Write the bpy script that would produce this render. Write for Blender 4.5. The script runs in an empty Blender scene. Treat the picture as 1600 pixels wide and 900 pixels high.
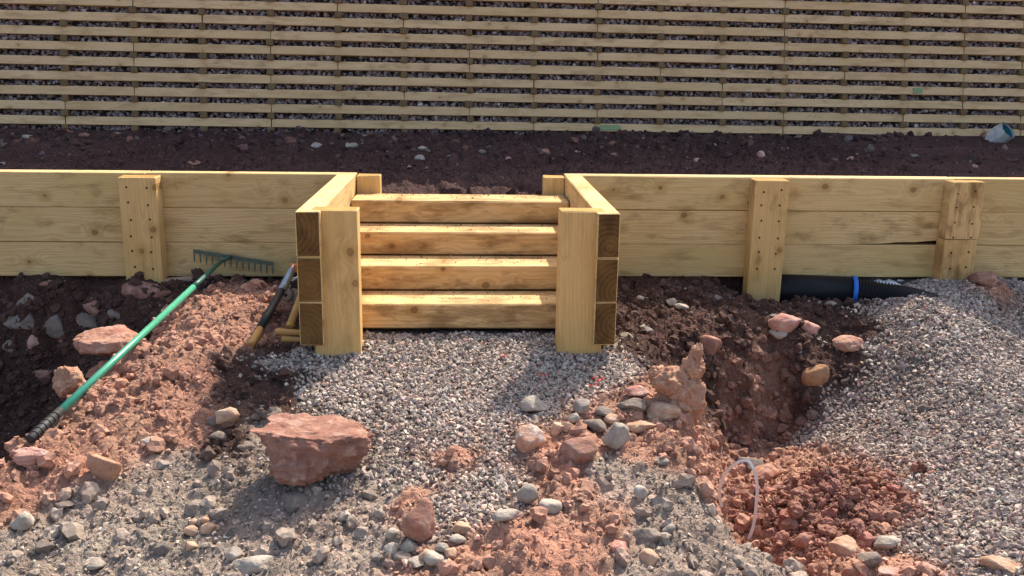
import bpy, bmesh, math, random
import numpy as np
from mathutils import Vector, Matrix

random.seed(7); RNG = np.random.default_rng(11)
scene = bpy.context.scene
C = scene.collection

# ------------------------------------------------------------------ camera
F_PX, PITCH, YAW, ROLL = 1449.06, .2392, .0527, .0143
CAM = np.array([-.0256, -5.3089, 1.2318])
FW = np.array([math.sin(YAW)*math.cos(PITCH), math.cos(YAW)*math.cos(PITCH), -math.sin(PITCH)])
_r0 = np.array([math.cos(YAW), -math.sin(YAW), 0.]); _u0 = np.cross(_r0, FW)
RT = math.cos(ROLL)*_r0 + math.sin(ROLL)*_u0
UP = np.cross(RT, FW)
cam_d = bpy.data.cameras.new('camera'); cam = bpy.data.objects.new('camera', cam_d); C.objects.link(cam)
cam_d.sensor_width = 36.; cam_d.lens = 36.*F_PX/1600.; cam_d.clip_start = .05; cam_d.clip_end = 600.
M = Matrix.Identity(4)
for i in range(3):
    M[i][0], M[i][1], M[i][2], M[i][3] = RT[i], UP[i], -FW[i], CAM[i]
cam.matrix_world = M
scene.camera = cam

# ------------------------------------------------------------------ light
SUN_SLOPE = (.45, .80)                      # shadow offset per unit of drop: left, towards the camera
_h = math.hypot(*SUN_SLOPE)
EL, AZ = math.atan2(1, _h), math.atan2(SUN_SLOPE[0], SUN_SLOPE[1])
w = bpy.data.worlds.new('World'); scene.world = w; w.use_nodes = True
sky = w.node_tree.nodes.new('ShaderNodeTexSky'); sky.sky_type = 'NISHITA'; sky.sun_disc = False
sky.sun_elevation = EL; sky.sun_rotation = AZ; sky.dust_density = 3.5; sky.ozone_density = .6; sky.air_density = 1.0
bg = w.node_tree.nodes['Background']; bg.inputs[1].default_value = .15
w.node_tree.links.new(sky.outputs[0], bg.inputs[0])
sl = bpy.data.lights.new('sun', 'SUN'); sl.energy = 3.3; sl.angle = math.radians(.55); sl.color = (1, .93, .82)
so = bpy.data.objects.new('sun', sl); C.objects.link(so)
so.rotation_euler = Vector((-SUN_SLOPE[0], -SUN_SLOPE[1], -1)).to_track_quat('-Z', 'Y').to_euler()
so.location = (3, 6, 9)
vs = scene.view_settings
vs.view_transform = 'Standard'; vs.look = 'None'; vs.gamma = 1.; vs.exposure = 1.1; vs.use_curve_mapping = False

# ------------------------------------------------------------------ helpers
def srgb(r, g, b):
    f = lambda c: (c/255./12.92) if c/255. <= .04045 else ((c/255.+.055)/1.055)**2.4
    return (f(r), f(g), f(b))

def ray(px, py):
    d = FW + RT*(px-800)/F_PX - UP*(py-450)/F_PX
    return d
def P(px, py, z):
    d = ray(px, py); t = (z-CAM[2])/d[2]
    return CAM + t*d
def at_y(px, py, y):
    d = ray(px, py); t = (y-CAM[1])/d[1]
    return CAM + t*d

def hash2(ix, iy, s):
    n = (ix.astype(np.int64)*374761393 + iy.astype(np.int64)*668265263 + s*1442695041) & 0xffffffff
    n = ((n ^ (n >> 13))*1274126177) & 0xffffffff
    n = n ^ (n >> 16)
    return (n & 0xffff)/65535.
def noise2(x, y, s=0):
    ix = np.floor(x); iy = np.floor(y); fx = x-ix; fy = y-iy
    u = fx*fx*fx*(fx*(fx*6-15)+10); v = fy*fy*fy*(fy*(fy*6-15)+10)
    a = hash2(ix, iy, s); b = hash2(ix+1, iy, s); c = hash2(ix, iy+1, s); d = hash2(ix+1, iy+1, s)
    return (a*(1-u)+b*u)*(1-v)+(c*(1-u)+d*u)*v*1.0 - .5
def fbm2(x, y, s=0, o=4, g=.5):
    r = 0; a = 1.
    for k in range(o):
        r = r + a*noise2(x*2**k + 17.3*k, y*2**k - 9.1*k, s+k); a *= g
    return r
def noise3(p, s=0):
    ip = np.floor(p); f = p-ip; u = f*f*(3-2*f); out = 0
    for dx in (0, 1):
        for dy in (0, 1):
            for dz in (0, 1):
                h = hash2(ip[:, 0]+dx + 57*(ip[:, 2]+dz), ip[:, 1]+dy + 131*(ip[:, 2]+dz), s)
                wgt = (u[:, 0] if dx else 1-u[:, 0])*(u[:, 1] if dy else 1-u[:, 1])*(u[:, 2] if dz else 1-u[:, 2])
                out = out + wgt*h
    return out-.5

def tag(o, label=None, cat=None, group=None, kind=None):
    if label: o['label'] = label
    if cat: o['category'] = cat
    if group: o['group'] = group
    if kind: o['kind'] = kind
    return o
def link(name, me, mat=None, parent=None):
    o = bpy.data.objects.new(name, me); C.objects.link(o)
    if mat is not None and me is not None and len(me.materials) == 0:
        for m in (mat if isinstance(mat, (list, tuple)) else [mat]): me.materials.append(m)
    if parent: o.parent = parent
    return o
def empty(name, loc=(0, 0, 0)):
    o = bpy.data.objects.new(name, None); C.objects.link(o); o.location = loc; o.empty_display_size = .1
    return o
def mesh_np(name, verts, tris, col=None, smooth=False):
    me = bpy.data.meshes.new(name)
    nv, nf = len(verts), len(tris); k = tris.shape[1]
    me.vertices.add(nv); me.vertices.foreach_set('co', np.ascontiguousarray(verts, dtype=np.float32).ravel())
    me.loops.add(nf*k); me.loops.foreach_set('vertex_index', np.ascontiguousarray(tris, dtype=np.int32).ravel())
    me.polygons.add(nf); me.polygons.foreach_set('loop_start', np.arange(0, nf*k, k, dtype=np.int32))
    me.update(calc_edges=True)
    me.polygons.foreach_set('use_smooth', np.full(nf, smooth))
    if col is not None:
        a = me.color_attributes.new('Col', 'FLOAT_COLOR', 'POINT')
        rgba = np.ones((nv, 4), np.float32); rgba[:, :3] = col
        a.data.foreach_set('color', rgba.ravel())
    me.validate(); return me

# ------------------------------------------------------------------ materials
class NT:
    def __init__(s, name):
        s.m = bpy.data.materials.new(name); s.m.use_nodes = True; s.t = s.m.node_tree
        s.b = s.t.nodes['Principled BSDF']
    def n(s, typ, props=None, **inp):
        nd = s.t.nodes.new('ShaderNode'+typ)
        for k, v in (props or {}).items(): setattr(nd, k, v)
        for k, v in inp.items():
            key = int(k[1:]) if k[0] == 'i' and k[1:].isdigit() else k
            s.put(nd.inputs[key], v)
        return nd
    def put(s, sock, v):
        if hasattr(v, 'default_value') and hasattr(v, 'links'): s.t.links.new(v, sock)
        else:
            if isinstance(v, tuple) and len(v) == 3 and sock.type == 'RGBA': v = (*v, 1)
            sock.default_value = v
    def math(s, op, a, b=0., clamp=False):
        return s.n('Math', {'operation': op, 'use_clamp': clamp}, i0=a, i1=b).outputs[0]
    def vm(s, op, a, b):
        return s.n('VectorMath', {'operation': op}, i0=a, i1=b).outputs[0]
    def mix(s, f, a, b, mode='MIX'):
        nd = s.n('Mix', {'data_type': 'RGBA', 'blend_type': mode}); s.put(nd.inputs[0], f); s.put(nd.inputs[6], a); s.put(nd.inputs[7], b)
        return nd.outputs[2]
    def noise(s, vec, scale, detail=3., rough=.55, dist=0.):
        return s.n('TexNoise', None, Vector=vec, Scale=scale, Detail=detail, Roughness=rough, Distortion=dist).outputs['Fac']
    def ramp(s, v, lo, hi):
        return s.n('MapRange', {'clamp': True, 'interpolation_type': 'SMOOTHSTEP'}, i0=v, i1=lo, i2=hi, i3=0., i4=1.).outputs[0]
    def done(s, col, rough=.85, bump=None, bstr=.5, bdist=.005, spec=.25, metal=0.):
        s.put(s.b.inputs['Base Color'], col); s.put(s.b.inputs['Roughness'], rough)
        s.put(s.b.inputs['Specular IOR Level'], spec); s.put(s.b.inputs['Metallic'], metal)
        if bump is not None:
            bn = s.n('Bump', None, Strength=bstr, Distance=bdist, Height=bump)
            s.t.links.new(bn.outputs[0], s.b.inputs['Normal'])
        return s.m

def wood(name, light, dark, knotc, tint, stain=.25, ring_scale=26., knots=True, grime=None):
    t = NT(name)
    tc = t.n('TexCoord').outputs['Object']; rnd = t.n('ObjectInfo').outputs['Random']
    off = t.n('CombineXYZ', None, X=t.math('MULTIPLY', rnd, 41.), Y=t.math('MULTIPLY', rnd, 7.3), Z=t.math('MULTIPLY', rnd, 13.7)).outputs[0]
    v = t.vm('ADD', tc, off)
    vo = t.n('TexVoronoi', {'feature': 'F1'}, Vector=t.vm('MULTIPLY', v, (5.6, .8, 6.4)), Scale=1., Randomness=1.)
    kd = vo.outputs['Distance']
    # grain bends round the knots
    bend = t.math('MULTIPLY', t.ramp(kd, .55, .0), .035)
    low = t.noise(t.vm('MULTIPLY', v, (1.1, 3., 3.)), 1., 2.)
    pert = t.math('ADD', bend, t.math('MULTIPLY', low, .16))
    pv = t.n('CombineXYZ', None, X=0., Y=pert, Z=t.math('MULTIPLY', pert, .8)).outputs[0]
    pith = t.n('CombineXYZ', None, X=0., Y=t.math('MULTIPLY', t.math('SUBTRACT', rnd, .5), .16), Z=t.math('MULTIPLY', t.math('SUBTRACT', t.math('FRACT', t.math('MULTIPLY', rnd, 17.)), .5), .2)).outputs[0]
    gv = t.vm('MULTIPLY', t.vm('ADD', t.vm('ADD', tc, pith), pv), (.12, 1., 1.))
    wv = t.n('TexWave', {'wave_type': 'RINGS', 'rings_direction': 'X', 'wave_profile': 'SIN'}, Vector=gv, Scale=ring_scale, Distortion=1.2, Detail=2., **{'Detail Scale': 1.5}).outputs['Fac']
    fine = t.noise(t.vm('MULTIPLY', v, (3., 90., 90.)), 1., 3., .6)
    patch = t.noise(t.vm('MULTIPLY', v, (1.6, 4., 4.)), 1., 3.)
    patch2 = t.noise(t.vm('MULTIPLY', v, (5., 11., 11.)), 1., 4., .65)
    c = t.mix(t.math('MULTIPLY', t.math('POWER', wv, 1.6), .34), light, dark)
    c = t.mix(t.math('MULTIPLY', t.ramp(fine, .42, .75), .4), c, dark)
    c = t.mix(t.math('MULTIPLY', t.ramp(patch, .45, .7), .55), c, tint)
    c = t.mix(t.math('MULTIPLY', t.ramp(patch2, .53, .7), stain), c, knotc)
    smud = t.noise(t.vm('MULTIPLY', v, (3.2, .8, 17.)), 1., 4., .6)
    c = t.mix(t.math('MULTIPLY', t.ramp(smud, .5, .68), min(1., stain*1.3)), c, t.mix(.5, dark, knotc))
    if knots:
        sel = t.math('GREATER_THAN', t.n('SeparateColor', None, Color=vo.outputs['Color']).outputs[0], .36)
        wob = t.math('ADD', kd, t.math('MULTIPLY', t.math('SUBTRACT', t.noise(v, 40., 2.), .5), .05))
        halo = t.math('MULTIPLY', t.math('MULTIPLY', t.ramp(wob, .36, .08), sel), .6)
        c = t.mix(halo, c, dark)
        core = t.math('MULTIPLY', t.ramp(wob, .135, .085), sel)
        krings = t.math('ADD', .55, t.math('MULTIPLY', t.math('SINE', t.math('MULTIPLY', wob, 150.)), .25))
        c = t.mix(t.math('MULTIPLY', core, krings), c, knotc)
        streak = t.n('TexVoronoi', {'feature': 'F1'}, Vector=t.vm('MULTIPLY', v, (2.3, .8, 9.)), Scale=1., Randomness=1.)
        ssel = t.math('GREATER_THAN', t.n('SeparateColor', None, Color=streak.outputs['Color']).outputs[1], .55)
        sf = t.math('MULTIPLY', t.ramp(streak.outputs['Distance'], .36, .05), t.math('MULTIPLY', ssel, t.ramp(patch2, .4, .62)))
        c = t.mix(t.math('MULTIPLY', sf, .75), c, t.mix(.6, dark, knotc))
    c = t.mix(t.math('MULTIPLY', t.math('SUBTRACT', rnd, .5), .45), c, dark)
    c = t.mix(t.math('MULTIPLY', t.math('FRACT', t.math('MULTIPLY', rnd, 7.7)), .3), c, tint)
    if grime:
        g = t.ramp(t.noise(t.vm('MULTIPLY', v, (3.2, 6., 12.)), 1., 5., .68), .46, .64)
        c = t.mix(t.math('MULTIPLY', g, grime[1]), c, grime[0])
    bmp = t.math('ADD', t.math('MULTIPLY', wv, .3), fine)
    return t.done(c, .78, bmp, .22, .004, .2)

def endgrain(name, light, dark, scale=15.):
    t = NT(name)
    tc = t.n('TexCoord').outputs['Object']; rnd = t.n('ObjectInfo').outputs['Random']
    off = t.n('CombineXYZ', None, X=0., Y=t.math('MULTIPLY', t.math('SUBTRACT', rnd, .5), .22), Z=t.math('MULTIPLY', t.math('SUBTRACT', t.math('FRACT', t.math('MULTIPLY', rnd, 9.)), .3), .12)).outputs[0]
    v = t.vm('MULTIPLY', t.vm('ADD', tc, off), (0., 1., 1.))
    nz = t.noise(t.vm('ADD', tc, off), 14., 3.)
    wv = t.n('TexWave', {'wave_type': 'RINGS', 'rings_direction': 'X'}, Vector=v, Scale=scale, Distortion=1.5, Detail=2.).outputs['Fac']
    f = t.math('ADD', t.math('MULTIPLY', wv, .55), t.math('MULTIPLY', nz, .6))
    c = t.mix(t.math('ADD', .12, t.math('MULTIPLY', t.ramp(t.math('ADD', t.math('MULTIPLY', wv, .17), t.math('MULTIPLY', nz, 1.0)), .25, .95), .75)), dark, light)
    rb = t.math('FRACT', t.math('MULTIPLY', rnd, 5.7))
    c = t.mix(t.math('MULTIPLY', rb, .45), c, light)
    return t.done(c, .85, f, .35, .003, .15)

W_NEW = wood('new_pine', srgb(220, 188, 134), srgb(176, 136, 80), srgb(82, 56, 30), srgb(198, 168, 106), .34, 20.)
W_POST = wood('post_pine', srgb(222, 184, 124), srgb(184, 140, 80), srgb(92, 60, 32), srgb(202, 162, 96), .2, 20.)
W_TREAD = wood('tread_pine', srgb(222, 184, 128), srgb(178, 132, 74), srgb(86, 54, 30), srgb(198, 156, 96), .55, 18., True, (srgb(104, 70, 42), .5))
W_OLIVE = wood('weathered_batten', srgb(232, 194, 146), srgb(196, 154, 106), srgb(116, 84, 58), srgb(206, 168, 118), .35, 24., True)
W_DIRTY = wood('muddy_batten', srgb(192, 162, 138), srgb(158, 130, 110), srgb(108, 82, 68), srgb(172, 140, 122), .35, 24., False, (srgb(160, 124, 108), .6))
E_DARK = endgrain('soaked_end_grain', srgb(128, 94, 52), srgb(62, 42, 24))
E_PALE = endgrain('pale_end_grain', srgb(190, 150, 86), srgb(140, 100, 52))
E_BLOCK = endgrain('weathered_end_grain', srgb(136, 108, 76), srgb(96, 74, 50), 30.)

def soil_mat(name='earth'):
    t = NT(name)
    tc = t.n('TexCoord').outputs['Object']
    col = t.n('VertexColor', {'layer_name': 'Col'}).outputs[0]
    n1 = t.noise(tc, 7., 5., .65); n2 = t.noise(tc, 48., 5., .7); n3 = t.noise(tc, 210., 3., .7)
    g = t.math('ADD', t.math('MULTIPLY', n1, .7), t.math('ADD', t.math('MULTIPLY', n2, .8), t.math('MULTIPLY', n3, .5)))
    f = t.n('MapRange', {'clamp': True}, i0=g, i1=.65, i2=1.4, i3=.5, i4=1.5).outputs[0]
    c = t.mix(1., col, t.n('CombineColor', None, Red=f, Green=f, Blue=f).outputs[0], 'MULTIPLY')
    vo = t.n('TexVoronoi', {'feature': 'F1'}, Vector=tc, Scale=95., Randomness=1.)
    spk = t.math('MULTIPLY', t.ramp(vo.outputs['Distance'], .34, .2), t.math('GREATER_THAN', t.n('SeparateColor', None, Color=vo.outputs['Color']).outputs[0], .86))
    c = t.mix(t.math('MULTIPLY', spk, .55), c, srgb(186, 168, 152))
    h = t.math('ADD', t.math('MULTIPLY', n2, 1.2), t.math('ADD', t.math('MULTIPLY', n3, .5), t.math('MULTIPLY', spk, .5)))
    v2 = t.n('TexVoronoi', {'feature': 'F1'}, Vector=t.vm('ADD', tc, t.vm('MULTIPLY', t.n('TexNoise', None, Vector=tc, Scale=30.).outputs['Color'], (.03, .03, .03))), Scale=58., Randomness=1.).outputs['Distance']
    h = t.math('SUBTRACT', h, t.math('MULTIPLY', v2, .9))
    return t.done(c, .95, h, .9, .014, .1)
def stone_vc(name, rough=.85):
    t = NT(name); tc = t.n('TexCoord').outputs['Object']
    col = t.n('VertexColor', {'layer_name': 'Col'}).outputs[0]
    n = t.noise(tc, 130., 4., .65)
    f = t.n('MapRange', {'clamp': True}, i0=n, i1=.3, i2=.7, i3=.72, i4=1.25).outputs[0]
    c = t.mix(1., col, t.n('CombineColor', None, Red=f, Green=f, Blue=f).outputs[0], 'MULTIPLY')
    return t.done(c, rough, n, .35, .003, .2)
def rock_mat(name, a, b, dust, amt=.5, scale=9.):
    t = NT(name); tc = t.n('TexCoord').outputs['Object']; rnd = t.n('ObjectInfo').outputs['Random']
    v = t.vm('ADD', tc, t.n('CombineXYZ', None, X=t.math('MULTIPLY', rnd, 31.), Y=t.math('MULTIPLY', rnd, 17.), Z=rnd).outputs[0])
    n1 = t.noise(v, scale, 5., .62); n2 = t.noise(v, scale*5, 5., .7); n3 = t.noise(v, scale*2.1, 4., .6)
    c = t.mix(t.ramp(n1, .35, .65), a, b)
    c = t.mix(t.math('MULTIPLY', t.ramp(n2, .5, .72), .45), c, tuple(x*.45 for x in a))
    c = t.mix(t.math('MULTIPLY', t.ramp(n3, .48, .66), amt), c, dust)
    c = t.mix(t.math('MULTIPLY', t.math('SUBTRACT', rnd, .5), .5), c, dust)
    h = t.math('ADD', n2, t.math('MULTIPLY', n1, .8))
    return t.done(c, .9, h, .8, .012, .15)
def plain(name, col, rough=.5, metal=0., spec=.4, var=.25, scale=30.):
    t = NT(name); tc = t.n('TexCoord').outputs['Object']
    n = t.noise(tc, scale, 5., .65)
    c = t.mix(t.math('MULTIPLY', t.ramp(n, .4, .7), var), col, tuple(x*.45 for x in col))
    return t.done(c, rough, n, .1, .002, spec, metal)

EARTH = soil_mat()
PEBBLE = stone_vc('gravel_stone')
FILL = stone_vc('crushed_fill')
CLODM = stone_vc('earth_clod', .95)
R_RED = rock_mat('red_sandstone', srgb(154, 104, 86), srgb(178, 132, 110), srgb(194, 160, 140))
R_REDD = rock_mat('dark_red_sandstone', srgb(134, 94, 80), srgb(156, 114, 96), srgb(184, 152, 134), .55)
R_GREY = rock_mat('grey_limestone', srgb(142, 130, 118), srgb(172, 160, 146), srgb(188, 172, 154))
R_DGREY = rock_mat('dark_grey_stone', srgb(112, 100, 92), srgb(138, 124, 112), srgb(150, 130, 114), .4)
R_TAN = rock_mat('tan_stone', srgb(172, 134, 108), srgb(196, 160, 132), srgb(204, 178, 152))
R_PINK = rock_mat('pink_stone', srgb(176, 122, 106), srgb(196, 150, 134), srgb(206, 176, 160))
R_CLAY = rock_mat('orange_clay', srgb(170, 122, 96), srgb(190, 146, 118), srgb(202, 166, 140), .4, 14.)
R_OCHRE = rock_mat('ochre_stone', srgb(146, 104, 74), srgb(166, 124, 90), srgb(176, 142, 114), .4)
R_ORANGE = rock_mat('orange_white_stone', srgb(176, 112, 80), srgb(192, 148, 122), srgb(216, 200, 184), .8, 11.)

# ------------------------------------------------------------------ terrain
CP = []          # x, y, z, type  (g clean gravel, r red earth, d dark brown earth with shade put into its tone, m muddy grey rubble)
def cp(px, py, z, t):
    p = P(px, py, z); CP.append((p[0], p[1], z, t))
def cw(x, y, z, t): CP.append((x, y, z, t))
for x in (-.5, 0, .42): cw(x, -1.09, -.012, 'g'); cw(x, -1.0, -.03, 'g'); cw(x, -1.4, -.075, 'g')
for x in (-.6, 0, .5): cw(x, -.5, -.06, 'd')
for x in (-.6, 0, .5): cw(x, -.03, -.04, 'd')
cw(-.83, -1.4, -.07, 'g'); cw(-.95, -1.45, -.085, 'd'); cw(.66, -1.38, -.075, 'g'); cw(-.8, -.8, -.05, 'd'); cw(.7, -.8, -.06, 'd')
for a in ((650,640,-.115),(780,640,-.115),(560,620,-.105),(520,610,-.10),(700,700,-.15),(790,700,-.15),(640,740,-.175),(760,760,-.18),(590,700,-.16),(860,590,-.09),(820,640,-.12),(930,600,-.09),(740,800,-.2),(690,800,-.2),(980,580,-.075)): cp(*a, 'g')
for a in ((700,720,-.165),(910,690,-.14),(840,700,-.15),(880,730,-.175),(890,770,-.215),(800,845,-.215),(760,880,-.25),(860,850,-.21),(900,890,-.225),(700,890,-.25),(940,830,-.2),(640,790,-.205)): cp(*a, 'r')
for a in ((1000,760,-.175),(960,740,-.16),(1050,760,-.165),(1040,850,-.215),(1000,895,-.235),(1100,850,-.215),(1130,890,-.25),(1080,800,-.185)): cp(*a, 'm')
for a in ((960,655,-.12),(1000,640,-.105),(1040,680,-.12),(1030,620,-.09),(1000,690,-.14),(1020,720,-.15),(1060,720,-.14)): cp(*a, 'r')
# right-hand edge of the path down into the trench
for a, bz, dx in (((1068,600,-.085),-.5,.11),((1078,650,-.1),-.68,.11),((1092,700,-.13),-.68,.11),((1110,760,-.16),-.66,.11),((1132,820,-.2),-.6,.12),((1185,868,-.25),-.56,.12),((1235,893,-.29),-.53,.12),((1330,950,-.36),-.52,.12)):
    cp(*a, 'r' if a[1] < 800 else 'm'); p = P(*a); cw(p[0]+dx, p[1]+.03, bz, 'r')
# bench and cut face under the right wall
for x in (.72, .95, 1.2, 1.45): cw(x, -.02, .0, 'd'); cw(x, .1, -.02, 'd')
for a in ((1010,490,-.075),(1100,480,-.065),(1200,480,-.08),(1150,525,-.15),(1040,530,-.095),(1230,525,-.16),(1280,495,-.12),(1310,520,-.18),(1000,545,-.08)): cp(*a, 'd')
for a in ((1092,560,-.2),(1110,572,-.24),(1180,580,-.28),(1260,572,-.28),(1330,545,-.22),(1352,522,-.17)): cp(*a, 'd')
for a in ((1120,660,-.5),(1250,620,-.43),(1300,580,-.32)): cp(*a, 'd')  # upper cut face uses the dark type to carry its shade
for a in ((1180,640,-.5),(1130,710,-.7),(1180,698,-.69),(1222,678,-.64)): cp(*a, 'r')
for a in ((1160,760,-.68),(1240,712,-.6)): cp(*a, 'r')
for a in ((1270,745,-.52),(1300,780,-.47),(1220,800,-.55),(1370,780,-.48),(1250,850,-.54),(1330,840,-.51),(1190,835,-.6),(1370,830,-.5)): cp(*a, 'r')
# gravel mound
for x in (1.62, 1.8, 1.95, 2.1): cw(x, .02, -.2, 'd'); cw(x, .15, -.2, 'd'); cw(x, -.1, -.16, 'd')
for x in (1.75, 1.9, 2.05): cw(x, -.2, -.115, 'd')
for x in (2.15, 2.24): cw(x, -.06, -.17, 'd'); cw(x, .05, -.14, 'd')
cp(1352, 476, -.14, 'g'); cp(1378, 468, -.12, 'g')
for x in (2.4, 2.55, 2.75, 3.3): cw(x, -.02, -.055 if x < 2.7 else -.0, 'g'); cw(x, .1, -.02, 'd')
for a in ((1290,466,-.12),(1330,482,-.15)): cp(*a, 'd')
for a in ((1425,452,-.03),(1500,442,.0),(1420,480,-.04),(1440,465,.025),(1500,512,-.08),(1545,542,-.17),(1590,572,-.26),(1600,520,-.23),(1540,490,-.1),(1660,540,-.29),(1370,540,-.2),(1440,540,-.14),(1500,600,-.23),(1400,600,-.31),(1320,640,-.46),(1400,680,-.43),(1500,680,-.34),(1590,680,-.3),(1450,760,-.43),(1550,760,-.37),(1600,800,-.37),(1500,850,-.43),(1430,850,-.48),(1590,890,-.39),(1270,680,-.56),(1500,1000,-.47),(1700,700,-.33),(1700,900,-.34),(1900,800,-.25)): cp(*a, 'g')
for a in ((1400,893,-.49),(1320,895,-.5),(1560,448,.01)): cp(*a, 'r')
# left: soil at the wall, trench, ridge
for x in (-.85, -1.15, -1.5): cw(x, -.05, -.02, 'd'); cw(x, .1, -.03, 'd')
for x in (-1.9, -2.4, -3.0): cw(x, -.03, .005, 'd'); cw(x, .1, -.01, 'd')
for a in ((420,478,-.03),(350,462,.0),(300,474,-.005),(268,520,-.05),(330,540,-.06),(400,540,-.075),(200,620,-.11),(280,610,-.105),(120,680,-.15),(200,680,-.15),(300,670,-.155),(60,722,-.175),(10,740,-.185),(120,730,-.185),(20,790,-.24)): cp(*a, 'r')
for a in ((380,610,-.105),(440,600,-.1),(430,550,-.08),(430,640,-.13),(350,690,-.175)): cp(*a, 'd')  # dark type laid where the cheek wall's shadow falls
for a in ((200,790,-.275),(100,820,-.285),(300,745,-.245),(410,690,-.19),(20,850,-.29),(250,850,-.3),(400,800,-.27),(450,760,-.215),(100,890,-.33),(300,890,-.33),(450,880,-.3),(560,850,-.265),(600,780,-.215)): cp(*a, 'm')
for a in ((0,1000,-.38),(400,1000,-.37),(800,1000,-.3),(-200,800,-.25),(1150,1000,-.33),(1350,1050,-.5),(800,1300,-.35),(0,1300,-.42),(1600,1300,-.45)): cp(*a, 'm')
for a in ((246,496,-.055),(186,566,-.12),(108,628,-.15),(28,692,-.18),(-60,750,-.2)):
    cp(*a, 'r'); p = P(*a); cw(p[0]-.11, p[1]+.02, -.72, 'd'); cw(p[0]-.3, p[1]+.05, -.75, 'd')
for a in ((100,450,-.045),(30,450,-.045),(170,455,-.05),(100,500,-.2),(30,500,-.2),(200,478,-.1)): cp(*a, 'd')
for a in ((100,560,-.42),(30,560,-.42),(20,640,-.7),(60,620,-.62),(-80,560,-.42),(150,530,-.33)): cp(*a, 'd')  # shaded trench cut, its shade put in through the dark type
cw(-2.6, -1.0, -.75, 'd'); cw(-3.2, -.9, -.75, 'd'); cw(-3.2, -.3, -.3, 'd')
# far surroundings
for a in ((-7,-1,-.2),(-7,-4,-.4),(-3,-7,-.4),(0,-8,-.35),(3,-7,-.4),(8,-4,-.3),(8,-1,-.1),(5,-.2,.02),(-5,-.2,.0)): cw(*a, 'm')
cpx = np.array([c[:3] for c in CP]); ctype = np.array(['grdm'.index(c[3]) for c in CP])
_, keep = np.unique(np.round(cpx[:, :2], 3), axis=0, return_index=True)
cpx = cpx[keep]; ctype = ctype[keep]
def rbf_fit(pts, val):
    d = np.hypot(pts[:, None, 0]-pts[None, :, 0], pts[:, None, 1]-pts[None, :, 1]); n = len(pts)
    A = np.zeros((n+3, n+3)); A[:n, :n] = d + 2e-3*np.eye(n)*-1
    A[:n, n] = 1; A[:n, n+1:] = pts[:, :2]; A[n, :n] = 1; A[n+1:, :n] = pts[:, :2].T
    return np.linalg.solve(A, np.concatenate([val, np.zeros(3)]))
RW = rbf_fit(cpx, cpx[:, 2])
def base_h(x, y):
    out = np.empty(x.size); xf, yf = x.ravel(), y.ravel(); n = len(cpx)
    for i in range(0, x.size, 20000):
        d = np.hypot(xf[i:i+20000, None]-cpx[None, :, 0], yf[i:i+20000, None]-cpx[None, :, 1])
        out[i:i+20000] = d@RW[:n] + RW[n] + RW[n+1]*xf[i:i+20000] + RW[n+2]*yf[i:i+20000]
    return out.reshape(x.shape)
def weights(x, y):
    xf = x.ravel() + .05*fbm2(x.ravel()*6, y.ravel()*6, 91, 3); yf = y.ravel() + .05*fbm2(x.ravel()*6+40, y.ravel()*6, 95, 3)
    out = np.zeros((x.size, 4))
    for i in range(0, x.size, 20000):
        d = (xf[i:i+20000, None]-cpx[None, :, 0])**2 + (yf[i:i+20000, None]-cpx[None, :, 1])**2
        k = 1/(d+.0012)**2.2
        for t in range(4): out[i:i+20000, t] = k[:, ctype == t].sum(1)
    out /= out.sum(1, keepdims=True)
    return out.reshape(x.shape+(4,))

FAR0 = np.array([-3.7434, 3.6362, .55]); FAR_A, FAR_B, FAR_S, FAR_P, FAR_L = .0401, -.0056, .6275, .1375, .1881
TOPZ = 6.1  # wall height chosen so its shadow covers the backfill
def far_y(x): return FAR0[1] + (x-FAR0[0])*math.tan(FAR_A)
def spread(lo, hi, n, far):
    return [lo - far*(1.-(i/n))**3 - .05*(n-i) for i in range(n)] , [hi + far*((i+1)/n)**3 + .05*(i+1) for i in range(n)]
l, r = spread(-3.0, 3.45, 12, 60); xs = np.array(l+list(np.arange(-3.0, 3.451, .01))+r)
l, r = spread(-3.15, 4.6, 12, 60); ys = np.array(l+list(np.arange(-3.15, .05, .01))+list(np.arange(.05, 4.6, .035))+r)
GX, GY = np.meshgrid(xs, ys)
lim = np.clip(GX, -8, 9); limy = np.clip(GY, -9, 0.12)
H = base_h(lim, limy)
W = weights(lim, limy)
# relief: lumpy earth, finer rubble
def worley(x, y, s, thr=.45):
    ix, iy = np.floor(x), np.floor(y); best = np.full(x.shape, 9.); val = np.zeros(x.shape)
    for dx in (-1, 0, 1):
        for dy in (-1, 0, 1):
            cx, cy = ix+dx, iy+dy
            d = np.hypot(cx+hash2(cx, cy, s)-x, cy+hash2(cx, cy, s+1)-y)/(.55+.6*hash2(cx, cy, s+3)); h = hash2(cx, cy, s+2)
            m = d < best; best = np.where(m, d, best); val = np.where(m, h, val)
    return np.sqrt(np.clip(1-(best/.95)**2, 0, 1))*np.clip((val-thr)/(1-thr), 0, 1)
_wx, _wy = GX+.02*fbm2(GX*30, GY*30, 131, 2), GY+.02*fbm2(GX*30+9, GY*30, 137, 2)
cl1 = worley(_wx*11, _wy*11, 201, .5); cl2 = worley(_wx*24, _wy*24, 211, .3); cl3 = worley(GX*46, GY*46, 221, .2)
lump = np.abs(fbm2(GX*9, GY*9, 3, 4, .55)); lump2 = fbm2(GX*22, GY*22, 13, 4, .6); lump3 = fbm2(GX*55, GY*55, 23, 2, .6)
ch = fbm2(GX*5, GY*5, 33, 3)
soil = W[..., 1]+W[..., 2]
relief = soil*(.030*(lump-.2) + .016*lump2 + .008*lump3 + .034*cl1+.018*cl2+.009*cl3) + W[..., 3]*(.02*(lump-.2)+.012*lump2+.010*lump3+.016*cl2+.009*cl3) + W[..., 0]*(.008*lump2+.006*lump3) + .012*ch*(soil+W[..., 3])
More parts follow.
